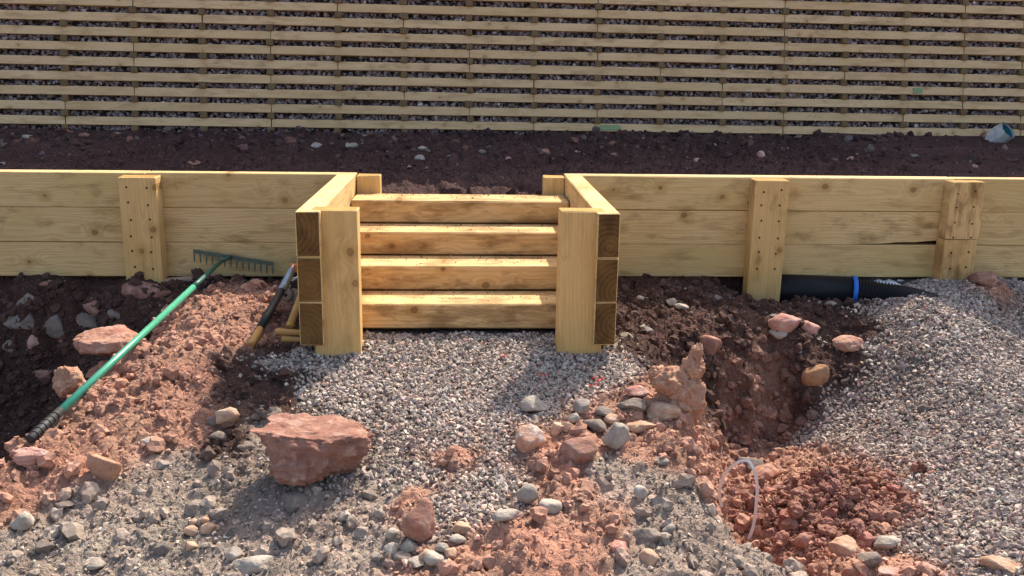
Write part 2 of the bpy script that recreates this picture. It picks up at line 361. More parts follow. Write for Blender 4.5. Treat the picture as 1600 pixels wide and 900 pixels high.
front = np.clip((-.0-GY)/.06, 0, 1)
H = H + relief*np.clip((0.02-GY)/.1, .15, 1)
# backfill behind the wall
bfz = .43 + .04*fbm2(GX*2, GY*2, 51, 3) + .04*np.abs(fbm2(GX*8, GY*8, 57, 4)) + .016*fbm2(GX*20, GY*20, 59, 2) + .05*cl1 + .025*cl2
dfw = far_y(GX)-GY
bfz = bfz + .10*np.clip(1-(dfw/1.0), 0, 1)**1.2 + .05*np.clip(1-np.abs(dfw-.95)/.35, 0, 1)
tb = np.clip((GY-.075)/.02, 0, 1)
H = H*(1-tb)+bfz*tb
tt = np.clip((GY-(far_y(GX)+1.25))/.5, 0, 1); H = H*(1-tt)+TOPZ*tt
outside = np.clip((np.abs(GX)-20)/20, 0, 1)
CG, CR, CD, CM = (np.array(srgb(*c)) for c in ((112, 102, 94), (172, 128, 106), (80, 58, 50), (154, 137, 122)))  # CD is brown earth darkened further to stand for shade
col = W[..., 0:1]*CG + W[..., 1:2]*CR + W[..., 2:3]*CD + W[..., 3:4]*CM
hue = fbm2(GX*2.6, GY*2.6, 71, 4)[..., None]
col = col*(1+.35*hue) ; col[..., 0:1] *= (1+.12*fbm2(GX*4, GY*4, 77, 3)[..., None])
col = col*(1-tb[..., None]) + np.array(srgb(78, 57, 53))*(1+.4*hue)*tb[..., None]
ny, nx = GX.shape
idx = np.arange(nx*ny).reshape(ny, nx)
quads = np.stack([idx[:-1, :-1], idx[:-1, 1:], idx[1:, 1:], idx[1:, :-1]], -1).reshape(-1, 4)
gme = mesh_np('ground', np.stack([GX, GY, H], -1).reshape(-1, 3), quads, np.clip(col.reshape(-1, 3), .01, .8), True)
tag(link('ground', gme, EARTH), 'excavated red earth with trenches and a gravelled path', 'ground', None, 'structure')

def hz(x, y):
    x = np.atleast_1d(np.asarray(x, float)); y = np.atleast_1d(np.asarray(y, float))
    i = np.clip(np.searchsorted(xs, x)-1, 0, nx-2); j = np.clip(np.searchsorted(ys, y)-1, 0, ny-2)
    u = np.clip((x-xs[i])/(xs[i+1]-xs[i]), 0, 1); v = np.clip((y-ys[j])/(ys[j+1]-ys[j]), 0, 1)
    return (H[j, i]*(1-u)+H[j, i+1]*u)*(1-v)+(H[j+1, i]*(1-u)+H[j+1, i+1]*u)*v
def hit(px, py):
    d = ray(px, py); t = np.arange(1.2, 11, .004)
    p = CAM[None]+t[:, None]*d[None]
    below = p[:, 2] < hz(p[:, 0], p[:, 1])
    k = int(np.argmax(below)) if below.any() else len(t)-1
    return p[k]

# ------------------------------------------------------------------ timber
_tm = {}
def timber_mesh(L, wy, hz_, bev=.004, mats=None, wob=0.):
    key = (round(L, 3), round(wy, 3), round(hz_, 3), bev, tuple(m.name for m in mats), wob and random.random())
    if key in _tm: return _tm[key]
    bm = bmesh.new(); bmesh.ops.create_cube(bm, size=1.)
    for v in bm.verts: v.co = Vector((v.co.x*L, v.co.y*wy, v.co.z*hz_))
    if bev: bmesh.ops.bevel(bm, geom=list(bm.edges), offset=bev, segments=1, affect='EDGES', profile=.5)
    if wob:
        for v in bm.verts:
            v.co += Vector((random.uniform(-1, 1)*wob, random.uniform(-1, 1)*wob, random.uniform(-1, 1)*wob))
    me = bpy.data.meshes.new('timber'); bm.to_mesh(me); bm.free()
    for m in mats: me.materials.append(m)
    for p in me.polygons:
        p.material_index = 1 if (abs(p.normal.x) > .9 and len(mats) > 1) else 0
    _tm[key] = me; return me
def timber(name, c, L, wy, hz_, axis, mats, parent, bev=.004, tilt=(0, 0, 0), wob=.0012):
    """a squared timber whose long side is local X; axis says which world axis that is"""
    o = link(name, timber_mesh(L, wy, hz_, bev, mats, wob), None, parent)
    o.location = c
    rot = {'X': (0, 0, 0), 'Y': (0, 0, math.pi/2), 'Z': (0, -math.pi/2, 0)}[axis]
    o.rotation_euler = (rot[0]+tilt[0], rot[1]+tilt[1], rot[2]+tilt[2])
    return o
SCREW = plain('dark_screw', (.03, .025, .02), .6, .6)
def disc_mesh(r, h, n=8):
    bm = bmesh.new(); bmesh.ops.create_cone(bm, cap_ends=True, segments=n, radius1=r, radius2=r*.8, depth=h)
    me = bpy.data.meshes.new('screw'); bm.to_mesh(me); bm.free(); me.materials.append(SCREW); return me
SCM = disc_mesh(.0062, .004)
N2 = [W_NEW, E_PALE]; ND = [W_NEW, E_DARK]
def screws(post, x, yfront, z0, z1, wdt):
    for k in range(6):
        for s in (-1, 1):
            o = link('screw', SCM, None, post)
            wpos = Vector((x+s*wdt*.26+random.uniform(-.006, .006), yfront-.0015, z0+(z1-z0)*(k+.45)/6+random.uniform(-.008, .008)))
            o.matrix_parent_inverse = Matrix.Identity(4)
            o.matrix_basis = post.matrix_basis.inverted() @ Matrix.Translation(wpos) @ Matrix.Rotation(math.pi/2, 4, 'X')

def wall_x(px, y=0., z=.3):          # world x at a pixel column on the plane y, height z
    a, b = -6., 6.
    for _ in range(50):
        m = (a+b)/2; d = np.array([m, y, z])-CAM
        if 800+F_PX*(d@RT)/(d@FW) < px: a = m
        else: b = m
    return a
T = .10
# left wall
lw = tag(empty('sleeper_wall', (-1.7, .05, 0)), 'low wall of three stacked pale sleepers behind the green rake', 'retaining wall')
def to(parent, o):
    o.location = Vector(o.location)-Vector(parent.location); return o
xp = wall_x(222, -.05, .4)
for k in range(3):
    z = .1+.2*k; hh = .1975
    x1 = -.643; x0 = xp+random.uniform(-.03, .03)
    to(lw, timber('sleeper', ((x0+x1)/2, T/2+random.uniform(-.002, .002), z), x1-x0-.004, T, hh, 'X', N2, lw))
    to(lw, timber('sleeper', (x0-1.2, T/2+random.uniform(-.002, .002), z), 2.396, T, hh, 'X', N2, lw))
p = to(lw, timber('post', (xp, -.0515, .235), .70, .10, .205, 'Z', [W_POST, E_PALE], lw))
screws(p, xp-lw.location.x, -.102-lw.location.y, .03, .58, .2)
# right wall
rw = tag(empty('sleeper_wall', (2., .07, 0)), 'low wall of three stacked pale sleepers above the black drain pipe', 'retaining wall')
DY = .02
x1p, x2p = wall_x(1199, -.03, .4), wall_x(1500, -.03, .4)
for k in range(3):
    z = .1+.2*k
    xa, xb = .553, x2p+random.uniform(-.03, .03)
    if k != 1:
        o = timber('sleeper', ((xa+xb)/2, DY+T/2+random.uniform(-.002, .002), z), xb-xa-.004, T, .1975, 'X', N2, rw)
    else:           # the middle sleeper has a waney lower edge that leaves a dark gap
        L = xb-xa-.004; n = 40; bm = bmesh.new(); rings = []
        g0 = wall_x(1345, DY, .2)-(xa+xb)/2
        for i in range(n+1):
            x = -L/2+L*i/n
            lift = .028*max(0, min(1, (x-g0)/(L/2-g0)))**.8
            lift += (.004*math.sin(x*31)+.003*math.sin(x*77))*(1 if lift > 0 else 0)
            lift = max(0, lift)
            rings.append([bm.verts.new((x, y, zz)) for y, zz in ((-T/2, -.0987+lift), (-T/2, .0987), (T/2, .0987), (T/2, -.0987+lift*.3))])
        for i in range(n):
            for q in range(4):
                bm.faces.new((rings[i][q], rings[i+1][q], rings[i+1][(q+1) % 4], rings[i][(q+1) % 4]))
        bm.faces.new(rings[0]); bm.faces.new(rings[-1][::-1])
        bmesh.ops.recalc_face_normals(bm, faces=bm.faces)
        me = bpy.data.meshes.new('sleeper'); bm.to_mesh(me); bm.free()
        o = link('sleeper', me, N2, rw); o.location = ((xa+xb)/2, DY+T/2, z)
        o['label'] = 'sleeper with a split lower edge'
    to(rw, o)
    to(rw, timber('sleeper', (xb+1.2, DY+T/2+random.uniform(-.002, .002), z), 2.396, T, .1975, 'X', N2, rw))
for xx, zb in ((x1p, -.13), (x2p, -.03)):
    if xx == x1p:
        p = to(rw, timber('post', (xx, DY-.0515, (.592+zb)/2), .592-zb, .10, .2, 'Z', [W_POST, E_PALE], rw))
    else:           # this one is pieced from two lengths
        to(rw, timber('post', (xx, DY-.0515, (.253+zb)/2), .253-zb-.002, .10, .198, 'Z', [W_TREAD, E_PALE], rw))
        p = to(rw, timber('post', (xx+.003, DY-.0535, (.592+.253)/2), .592-.253-.002, .10, .2, 'Z', [W_TREAD, E_PALE], rw))
    screws(p, xx-rw.location.x, DY-.102-rw.location.y, .04, .58, .2)

# steps with cheek walls
stp = tag(empty('timber_steps', (-.05, -.6, 0)), 'flight of four new timber steps between sleeper cheek walls', 'steps')
LCH = 1.352
for k in range(3):
    z = .1+.2*k
    to(stp, timber('cheek_sleeper', (-.6975, -LCH/2-.001, z), LCH-.004+random.uniform(-.003, .003), .1045, .1975, 'Y', ND, stp))
    to(stp, timber('cheek_sleeper', (.6015, -LCH/2+.008, z), LCH+.014+random.uniform(-.003, .003), .0995, .1975, 'Y', ND, stp))
to(stp, timber('corner_post', (-.5895, -LCH+.093, .225), .75, .108, .2, 'Z', [W_POST, E_PALE], stp, tilt=(0, .0, 0)))
to(stp, timber('corner_post', (.4945, -LCH+.098, .225), .75, .111, .2, 'Z', [W_POST, E_PALE], stp))
# short end posts behind the cheeks
to(stp, timber('end_post', (-.575, .055, .27), .64, .10, .134, 'Z', [W_POST, E_PALE], stp))
to(stp, timber('end_post', (.49, .06, .27), .64, .10, .12, 'Z', [W_POST, E_PALE], stp))
SY = [-1.083, -.818, -.5534, -.2887]; RH = .1232
for k in range(4):
    yb = SY[k+1]+.0 if k < 3 else -.012
    o = to(stp, timber('step', (-.0475, (SY[k]+yb)/2-.001, RH*(k+.5)), 1.186, yb-SY[k]-.004, RH-.003, 'X', [W_TREAD, E_PALE], stp, .006))
    if k < 3:
        to(stp, timber('step_backing', (-.0475, yb+.1, RH*(k+.5)-.004), 1.18, .19, RH-.012, 'X', [W_TREAD, E_PALE], stp, .004))

# ------------------------------------------------------------------ crib wall of battens with stone fill
ex = np.array([math.cos(FAR_A)*math.cos(FAR_B), math.sin(FAR_A)*math.cos(FAR_B), math.sin(FAR_B)])
nn = np.array([-math.sin(FAR_A), math.cos(FAR_A), 0]); up_ = np.cross(ex, nn); up_ = up_ if up_[2] > 0 else -up_
ez = up_*math.cos(FAR_L)+nn*math.sin(FAR_L); ey = np.cross(ez, ex)
crib = tag(empty('crib_wall'), 'tall leaning lattice wall of weathered battens holding crushed stone', 'retaining wall')
MM = Matrix.Identity(4)
for i in range(3): MM[i][0], MM[i][1], MM[i][2], MM[i][3] = ex[i], ey[i], ez[i], FAR0[i]
crib.matrix_world = MM
BH, BT = .079, .042
XL, XR = -3.2*FAR_S, 22*FAR_S
def cbatten(xa, xb, j, mats):
    o = link('batten', timber_mesh(xb-xa-.006, BT, BH, .003, mats, .0025), None, crib)
    o.location = ((xa+xb)/2, BT/2+random.uniform(-.004, .004), j*FAR_P-BH/2)
    o.rotation_euler = (0, random.uniform(-.0015, .0015), 0)
    return o
random.seed(21); OL = [W_OLIVE, E_BLOCK]; DI = [W_DIRTY, E_BLOCK]
blockm = [timber_mesh(.16, .058+.004*i, FAR_P-BH+.004, .003, [E_BLOCK, E_BLOCK], .002) for i in range(3)]
for j in range(-1, 12):
    k0 = -2; ph = random.choice((1, 2, 3))
    k = k0+ph; cuts = [k0, k]
    while k < 17: k += random.choice((2, 3, 3, 4)); cuts.append(min(k, 18))
    for a, b in zip(cuts[:-1], cuts[1:]):
        if b > a: cbatten(a*FAR_S, b*FAR_S, j, DI if j <= (1 if random.random() < .5 else 0) else OL)
    for k in range(-1, 18):
        o = link('header_block', random.choice(blockm), None, crib)
        o.location = (k*FAR_S+random.uniform(-.008, .008), .065+random.uniform(-.012, .006), (j+.5)*FAR_P-BH/2+BH*.0 + FAR_P*.0 - (FAR_P-BH)*.0 + .0)
        o.location.z = j*FAR_P + (FAR_P-BH)/2
        o.rotation_euler = (0, 0, math.pi/2)
# unseen courses above and to the sides, one piece, extended for their shadow
bm = bmesh.new()
def bbox(x0, x1, y0, y1, z0, z1):
    vs_ = [bm.verts.new(c) for c in ((x0,y0,z0),(x1,y0,z0),(x1,y1,z0),(x0,y1,z0),(x0,y0,z1),(x1,y0,z1),(x1,y1,z1),(x0,y1,z1))]
    for f in ((0,1,5,4),(1,2,6,5),(2,3,7,6),(3,0,4,7),(4,5,6,7),(3,2,1,0)): bm.faces.new([vs_[i] for i in f])
NROW = int((TOPZ-.55)/math.cos(FAR_L)/FAR_P)
for j in range(12, NROW+1):
    x = -8*FAR_S
    while x < 26*FAR_S:
        x2 = x+random.choice((2, 3, 4))*FAR_S
        bbox(x, x2-.006, 0, BT, j*FAR_P-BH, j*FAR_P); x = x2
    for k in range(-8, 27):
        bbox(k*FAR_S-.03, k*FAR_S+.03, -.012, .14, j*FAR_P+.0015, (j+1)*FAR_P-BH-.0015)
for j in range(-1, 12):
    for a, b in ((-8, -2), (18, 26)): bbox(a*FAR_S, b*FAR_S-.006, 0, BT, j*FAR_P-BH, j*FAR_P)
me = bpy.data.meshes.new('unseen_courses'); bm.to_mesh(me); bm.free()
tag(link('unseen_courses', me, W_OLIVE, crib), kind='stuff')
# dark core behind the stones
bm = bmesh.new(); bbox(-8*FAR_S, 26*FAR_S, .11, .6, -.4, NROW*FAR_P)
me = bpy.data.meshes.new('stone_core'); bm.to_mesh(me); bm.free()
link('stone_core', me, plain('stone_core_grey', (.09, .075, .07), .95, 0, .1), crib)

# pebble prototypes: convex crushed stones
def protos(n, pts, seed):
    out = []; rg = np.random.default_rng(seed)
    for i in range(n):
        bm = bmesh.new(); v = rg.normal(size=(pts, 3)); v /= np.linalg.norm(v, axis=1, keepdims=True)
        v *= rg.uniform(.8, 1.05, (pts, 1)); v *= np.array([1, rg.uniform(.7, .95), rg.uniform(.55, .85)])
        for c in v: bm.verts.new(c)
        bmesh.ops.convex_hull(bm, input=bm.verts)
        bmesh.ops.delete(bm, geom=[x for x in bm.verts if not x.link_faces], context='VERTS')
        bmesh.ops.triangulate(bm, faces=bm.faces); bm.verts.index_update()
        out.append((np.array([x.co[:] for x in bm.verts]), np.array([[x.index for x in f.verts] for f in bm.faces]))); bm.free()
    return out
PR = protos(14, 10, 5); PS = protos(14, 8, 6)
def rand_rot(n):
    q = RNG.normal(size=(n, 4)); q /= np.linalg.norm(q, axis=1, keepdims=True); a, b, c, d = q.T
    return np.stack([np.stack([1-2*(c*c+d*d), 2*(b*c-a*d), 2*(b*d+a*c)], -1), np.stack([2*(b*c+a*d), 1-2*(b*b+d*d), 2*(c*d-a*b)], -1), np.stack([2*(b*d-a*c), 2*(c*d+a*b), 1-2*(b*b+c*c)], -1)], 1)
def stones(name, pos, size, cols, mat, parent=None, pr=PR, smooth=False):
    V, Fc, Cc = [], [], []; base = 0
    which = RNG.integers(0, len(pr), len(pos)); R = rand_rot(len(pos))
    for i, (pv, pf) in enumerate(pr):
        m = np.where(which == i)[0]
        if not len(m): continue
        v = np.einsum('nij,kj->nki', R[m], pv)*size[m, None, None]+pos[m, None, :]
        f = pf[None]+(base+np.arange(len(m))*len(pv))[:, None, None]
        V.append(v.reshape(-1, 3)); Fc.append(f.reshape(-1, 3)); Cc.append(np.repeat(cols[m], len(pv), 0)); base += len(m)*len(pv)
    me = mesh_np(name, np.concatenate(V), np.concatenate(Fc), np.concatenate(Cc), smooth)
    o = link(name, me, mat, parent); o['kind'] = 'stuff'; return o
def palette(n, cols, wts, var=.18):
    c = np.array([srgb(*x) for x in cols]); i = RNG.choice(len(c), n, p=np.array(wts)/sum(wts))
    return np.clip(c[i]*(1+RNG.normal(0, var, (n, 1)))*(1+RNG.normal(0, .03, (n, 3))), .01, .85)
GRAVEL = ((168, 152, 138), (182, 166, 150), (148, 132, 120), (174, 144, 126), (124, 109, 100), (200, 186, 170))
GW = (5, 4, 4, 2, 2, 1.2)
# fill stones only where the gaps show
pos, siz = [], []
for j in range(-1, 12):
    n = 1500; x = RNG.uniform(-2*FAR_S, 18*FAR_S, n); z = j*FAR_P+RNG.uniform(-.012, FAR_P-BH+.012, n); y = RNG.uniform(.03, .09, n)
    pos.append(np.stack([x, y, z], -1)); siz.append(RNG.uniform(.02, .036, n))
pos = np.concatenate(pos); siz = np.concatenate(siz)
stones('crushed_stone_fill', pos, siz, palette(len(pos), ((150, 132, 130), (128, 112, 112), (166, 150, 146), (152, 122, 114), (204, 192, 184)), (5, 5, 3, 3, .35)), FILL, crib)
pos = []
for j, (a, b) in {6: (7.3, 9.9), 5: (6.6, 10), 4: (5.2, 10.4), 3: (4.8, 10.5), 2: (4.8, 10.8), 1: (3, 11), 0: (1, 15)}.items():
    n = int((b-a)*FAR_S/.012*5.2); n = min(n, 2200)
    x = RNG.uniform(a*FAR_S, b*FAR_S, n); u = RNG.uniform(0, 1, n)
    pos.append(np.stack([x, .035+u*.09, j*FAR_P+u*(FAR_P-BH)*.8*(.7+.3*np.sin(x*5))+RNG.uniform(-.01, .006, n)], -1))
pos = np.concatenate(pos)
stones('fine_grit_fill', pos, RNG.uniform(.006, .014, len(pos)), palette(len(pos), ((166, 152, 140), (144, 130, 120), (188, 176, 164)), (4, 4, 2)), FILL, crib, PS)
# paint smears on two battens
GP = plain('green_paint', srgb(150, 170, 122), .8, 0, .2, .6, 60.)
for kx, j, wd, hh in ((13.15, 4, .10, .05), (8.05, 1, .2, .04)):
    o = link('paint_mark', timber_mesh(wd, .0016, hh, 0, [GP], .004), None, crib); o.location = (kx*FAR_S+wd/2, -.006, j*FAR_P-BH/2)

# ------------------------------------------------------------------ rocks
_ico = {}
def ico(level):
    if level not in _ico:
        bm = bmesh.new(); bmesh.ops.create_icosphere(bm, subdivisions=level, radius=1.)
        _ico[level] = (np.array([v.co[:] for v in bm.verts]), np.array([[v.index for v in f.verts] for f in bm.faces])); bm.free()
    return _ico[level]
def rock_mesh(dims, seed, cuts=11, rough=1., level=4, mod=None):
    v, f = ico(level); v = v.copy(); rg = np.random.default_rng(seed)
    for _ in range(cuts):
        n = rg.normal(size=3); n /= np.linalg.norm(n); d = rg.uniform(.48, .82)
        e = v@n-d; v -= np.where(e > 0, e*.92, 0)[:, None]*n[None]
    if mod: v = mod(v)
    s = seed*7
    k = 1+rough*(.13*noise3(v*1.7+3+seed, s)+.11*noise3(v*4.1+9, s+1)+.075*noise3(v*9.3+5, s+2)+.045*noise3(v*19+7, s+3))
    v = v*k[:, None]
    v /= np.abs(v).max(0)
    v = v*np.array(dims)[None]*.5
    return mesh_np('rock', v, f, None, True)
_rs = [100]
def rock(px, py, wp, hp, mat, label, name='rock', cat='rock', group=None, depth=1., sink=.14, cuts=9, rough=1., rot=None, level=None, mod=None, tilt=(0, 0), dz=0., y=None):
    p = hit(px, py) if y is None else at_y(px, py, y)
    dist = (p-CAM)@FW; wd = wp*dist/F_PX; hh = hp*dist/F_PX*.92
    dp = wd*depth
    _rs[0] += 1
    if level is None: level = 4 if wp > 44 else 3
    me = rock_mesh((wd*1.04, dp, hh), _rs[0], cuts, rough, level, mod)
    o = link(name, me, mat)
    q = np.array([p[0], p[1]]) + np.array([FW[0], FW[1]])/np.hypot(FW[0], FW[1])*dp*.38
    o.location = (q[0], q[1], min(p[2], hz(q[0], q[1])[0]) + hh*(.5-sink)+dz) if y is None else (p[0], p[1], p[2]+hh*.4+dz)
    o.rotation_euler = (tilt[0], tilt[1], rot if rot is not None else random.uniform(-.35, .35))
    label = label.replace('{c}', MN.get(mat.name, 'grey')).replace('{s}', 'larger' if wp > 26 else 'smaller'); tag(o, label, cat, group); return o
MN = {'red_sandstone': 'red', 'dark_red_sandstone': 'red-brown', 'grey_limestone': 'pale grey', 'dark_grey_stone': 'dark grey', 'tan_stone': 'tan', 'pink_stone': 'pink'}

def flat_top(v):
    v = v.copy(); rr_ = np.hypot(v[:, 0], v[:, 1])+1e-6
    ang = np.arctan2(v[:, 1], v[:, 0])
    out = 1+.10*np.cos(3*ang+.6)+.07*np.cos(5*ang+2.)+.05*np.sin(8*ang)
    zz = np.sign(v[:, 2])*np.abs(v[:, 2])**.75
    k = np.minimum(1.35, (1-np.abs(zz*.96)**3)**.33/np.maximum((1-v[:, 2]**2)**.5, .05))*out
    v[:, 0] *= k; v[:, 1] *= k; v[:, 2] = zz
    top = v[:, 2] > .45; v[top, 2] = .45+(v[top, 2]-.45)*.35-.08*v[top, 0]
    lowm = v[:, 2] < .1; v[lowm, :2] *= (1+(v[lowm, 2:3]-.1)*np.where(v[lowm, 0:1] > 0, .22, .02))
    return v
rock(472, 765, 204, 128, R_REDD, 'large flat-topped red boulder resting on grey rubble', 'boulder', 'boulder', depth=.74, sink=.05, cuts=5, rough=1.45, rot=.12, level=6, mod=flat_top, tilt=(.0, .04))
rock(655, 855, 64, 92, R_RED, 'upright red-brown wedge stone beside the cluster of pale stones', depth=.7, cuts=12, rot=.5, tilt=(-.15, .28))
rock(828, 711, 48, 54, R_ORANGE, 'rounded orange and white stone at the edge of the gravel', cuts=5, rot=0)
rock(910, 729, 68, 60, R_REDD, 'blocky red-brown stone beside the pale grey angular block', cuts=12, rot=.2, depth=.8)
rock(966, 708, 50, 58, R_GREY, 'pale grey angular block beside the blocky red-brown stone', cuts=13, rot=-.4)
rock(836, 650, 46, 34, R_GREY, 'smooth oval grey stone lying alone on gravel behind the orange stone', cuts=3, rough=.6)
GC = 'stones lined up across the path'
rock(911, 648, 28, 28, R_GREY, 'fist-sized {c} stone in the row across the gravel path', group=GC)
rock(930, 678, 38, 28, R_DGREY, 'brown-grey stone wedged behind the blocky red-brown stone', cuts=7)
for a in ((898, 664, 22, 24), (872, 682, 26, 24), (886, 676, 20, 20), (944, 654, 30, 20), (958, 664, 26, 22)):
    rock(*a, random.choice((R_GREY, R_TAN, R_DGREY)), 'fist-sized {c} stone in the row across the gravel path', group=GC)
rock(986, 644, 50, 24, R_DGREY, 'flat grey stone next to the long tan slab', depth=.6)
rock(1034, 657, 64, 30, R_TAN, 'long tan slab stone at the end of the row by the clay lump', depth=.55, cuts=10, rot=-.15)
rock(1004, 676, 50, 24, R_TAN, 'tan stone just below the flat grey stone', depth=.6)
rock(1000, 624, 44, 22, R_PINK, 'small pinkish clod beside the upright clay lump', depth=.7, rough=1.6)
GP2 = 'pale stones at the foot of the gravel'
rock(823, 790, 36, 40, R_GREY, 'pale upright stone at the lower edge of the gravel', cuts=11)
rock(860, 803, 38, 28, R_GREY, 'round speckled grey stone at the lower edge of the gravel', cuts=5)
rock(790, 818, 46, 22, R_GREY, 'pale flat stone at the lower edge of the gravel', depth=.6)
rock(720, 838, 36, 24, R_TAN, 'pale blunt stone right of the red-brown wedge stone', cuts=11)
rock(1000, 784, 30, 28, R_GREY, 'grey stone casting a dark shadow on the muddy slope', cuts=10)
rock(1035, 728, 22, 15, R_GREY, 'small oval grey pebble on red soil below the slab row', 'pebble', 'pebble', cuts=2, rough=.5)
rock(1046, 837, 22, 20, R_GREY, 'small pale stone on the muddy slope below the grey stone', 'pebble', 'pebble')
rock(968, 872, 34, 34, R_PINK, 'pinkish stone half sunk in the muddy slope', sink=.35, cuts=10)
rock(1016, 884, 38, 38, R_TAN, 'flat-faced tan stone half sunk beside the pinkish stone', sink=.4, cuts=12)
rock(1010, 850, 50, 36, R_DGREY, 'dark grey stone sunk level with the muddy slope', sink=.45, depth=.8)

# crusted clay lump with a horn
q = hit(1062, 638); VV, FF, nb = [], [], 0
for i, (ox, oy, oz, sx, sy, sz) in enumerate(((0, 0, .01, .19, .17, .2), (-.03, 0, .085, .17, .15, .14), (.06, .01, .14, .10, .10, .14), (.078, .02, .19, .068, .065, .11), (.035, 0, .02, .17, .15, .2), (-.075, .02, .11, .085, .1, .08), (.02, -.02, .06, .15, .14, .17))):
    mm = rock_mesh((sx, sy, sz), 700+i, 4, 2.8, 5); co = np.empty(len(mm.vertices)*3, np.float32); mm.vertices.foreach_get('co', co)
    VV.append(co.reshape(-1, 3)+np.array([ox, oy, oz])); FF.append(ico(5)[1]+nb); nb += len(mm.vertices); bpy.data.meshes.remove(mm)
cl = link('clay_lump', mesh_np('clay_lump', np.concatenate(VV), np.concatenate(FF), None, True), R_CLAY)
cl.location = (q[0], q[1]+.06, q[2]); tag(cl, 'jagged upright lump of crusted clay on the trench edge', 'clay lump')
rock(1110, 562, 40, 50, R_REDD, 'angular brown stone standing behind the clay lump', cuts=13, rot=.4)
rock(1232, 524, 52, 40, R_PINK, 'round pink stone on the dark soil below the wall post', cuts=4, rough=.7)
rock(1220, 531, 32, 20, R_GREY, 'small grey stone tucked under the round pink stone', cuts=3, rough=.6)
rock(1277, 603, 42, 66, R_OCHRE, 'upright ochre stone set in the trench face', depth=.7, cuts=6, tilt=(.25, .25), sink=.3)
rock(1330, 552, 52, 34, R_RED, 'red clod at the rim of the trench beside gravel', rough=1.7, sink=.25)
rock(1268, 522, 36, 30, R_PINK, 'crumbly pinkish clod right of the round pink stone', rough=2., sink=.3)
rock(1540, 450, 48, 34, R_REDD, 'red-brown stone against the wall foot on top of the gravel mound', cuts=8, sink=.2)
rock(1200, 752, 52, 42, R_RED, 'blocky red stone in the trench beside the white strap', cuts=13, sink=.15)
rock(1174, 738, 40, 24, R_DGREY, 'grey stone in the trench behind the blocky red stone')
rock(1322, 868, 46, 46, R_TAN, 'pointed tan stone at the foot of the red clod heap', cuts=10)
rock(1386, 866, 42, 36, R_GREY, 'grey angular stone between the clod heap and the gravel', cuts=12)
rock(1362, 892, 40, 30, R_DGREY, 'dark grey stone below the grey angular stone', cuts=10)
rock(1405, 897, 56, 26, R_PINK, 'wide pink stone at the foot of the gravel mound', depth=.6)
rock(1256, 859, 32, 30, R_RED, 'red lump with a pale chip at the foot of the clod heap', rough=1.4)
rock(1448, 897, 44, 24, R_PINK, 'smaller pink stone next to the wide pink stone', depth=.7)
rock(1502, 866, 36, 18, R_GREY, 'pale flat stone on the lower gravel mound', depth=.7)
rock(1575, 898, 70, 30, R_TAN, 'broad tan stone low on the gravel mound', depth=.6, sink=.3)
rock(350, 670, 40, 40, R_TAN, 'tan angular stone in the shade of the cheek wall', cuts=12)
rock(338, 692, 34, 20, R_DGREY, 'dark flat stone below the tan angular stone', depth=.8)
rock(332, 668, 24, 22, R_DGREY, 'dark stone beside the tan angular stone')
# left ridge and trench
def slab(v):
    v = v.copy(); t = v[:, 2] > .3; v[t, 2] = .3+(v[t, 2]-.3)*.25; return v
rock(178, 558, 124, 72, R_RED, 'broad sunlit red slab beside the rake handle', 'rock_slab', 'rock slab', depth=.75, sink=.1, cuts=7, rough=1.7, level=5, rot=-.25, mod=slab, tilt=(.16, -.1), y=-1.05)
rock(172, 598, 70, 60, R_CLAY, 'buff clay clod propping up the sunlit slab', 'clod', 'clod', rough=1.8, level=5, y=-1.12, dz=-.03)
rock(112, 618, 60, 60, R_CLAY, 'crumbling clay clod below the sunlit slab', 'clod', 'clod', rough=2.2, level=5, y=-1.45)
rock(45, 732, 78, 38, R_PINK, 'pink clod beside the black rake grip', 'clod', 'clod', depth=.7, rough=1.5, level=5)
rock(160, 752, 52, 84, R_CLAY, 'upright orange slab sunk in the ridge side', 'rock_slab', 'rock slab', depth=.6, sink=.3, cuts=8, tilt=(.2, .15))
rock(28, 832, 38, 34, R_GREY, 'rough grey stone with dark shadow on red soil', rough=1.6)
rock(395, 899, 80, 28, R_GREY, 'long pale slab lying on the rubble below the boulder', 'rock_slab', 'rock slab', depth=.5, cuts=10, rot=.05)
rock(455, 806, 54, 38, R_DGREY, 'dark grey block under the large boulder', cuts=9, sink=.2)
GS = 'small stones on the grey rubble'
for a in ((302, 824, 15, 15), (318, 820, 14, 14), (296, 842, 22, 22), (322, 836, 24, 18), (338, 830, 12, 12), (296, 862, 22, 18), (318, 858, 14, 12)):
    rock(*a, random.choice((R_GREY, R_TAN)), '{c} pebble in the little cluster on grey rubble', 'pebble', 'pebble', GS)
for a in ((250, 868, 30, 24), (66, 866, 28, 20), (142, 892, 40, 20), (95, 800, 34, 18), (232, 700, 30, 18), (364, 880, 30, 28), (250, 735, 24, 16), (380, 706, 28, 16), (455, 665, 30, 16)):
    rock(*a, random.choice((R_GREY, R_DGREY)), '{s} {c} stone lying apart on the grey rubble around the boulder', group=GS)
GQ = 'pale stones round the wedge stone'
for a in ((612, 872, 26, 24), (638, 866, 30, 28), (626, 886, 30, 24), (678, 888, 34, 30), (702, 876, 24, 20), (664, 880, 28, 26), (612, 846, 24, 22), (714, 852, 26, 18), (648, 890, 32, 22), (690, 866, 22, 18), (592, 812, 20, 20), (540, 818, 24, 22), (640, 838, 24, 20), (700, 896, 28, 20), (585, 880, 22, 16)):
    rock(*a, random.choice((R_GREY, R_GREY, R_TAN, R_DGREY)), '{s} {c} stone in the cluster round the red-brown wedge stone', group=GQ, cuts=9)
GT = 'stones bedded in the left trench face'
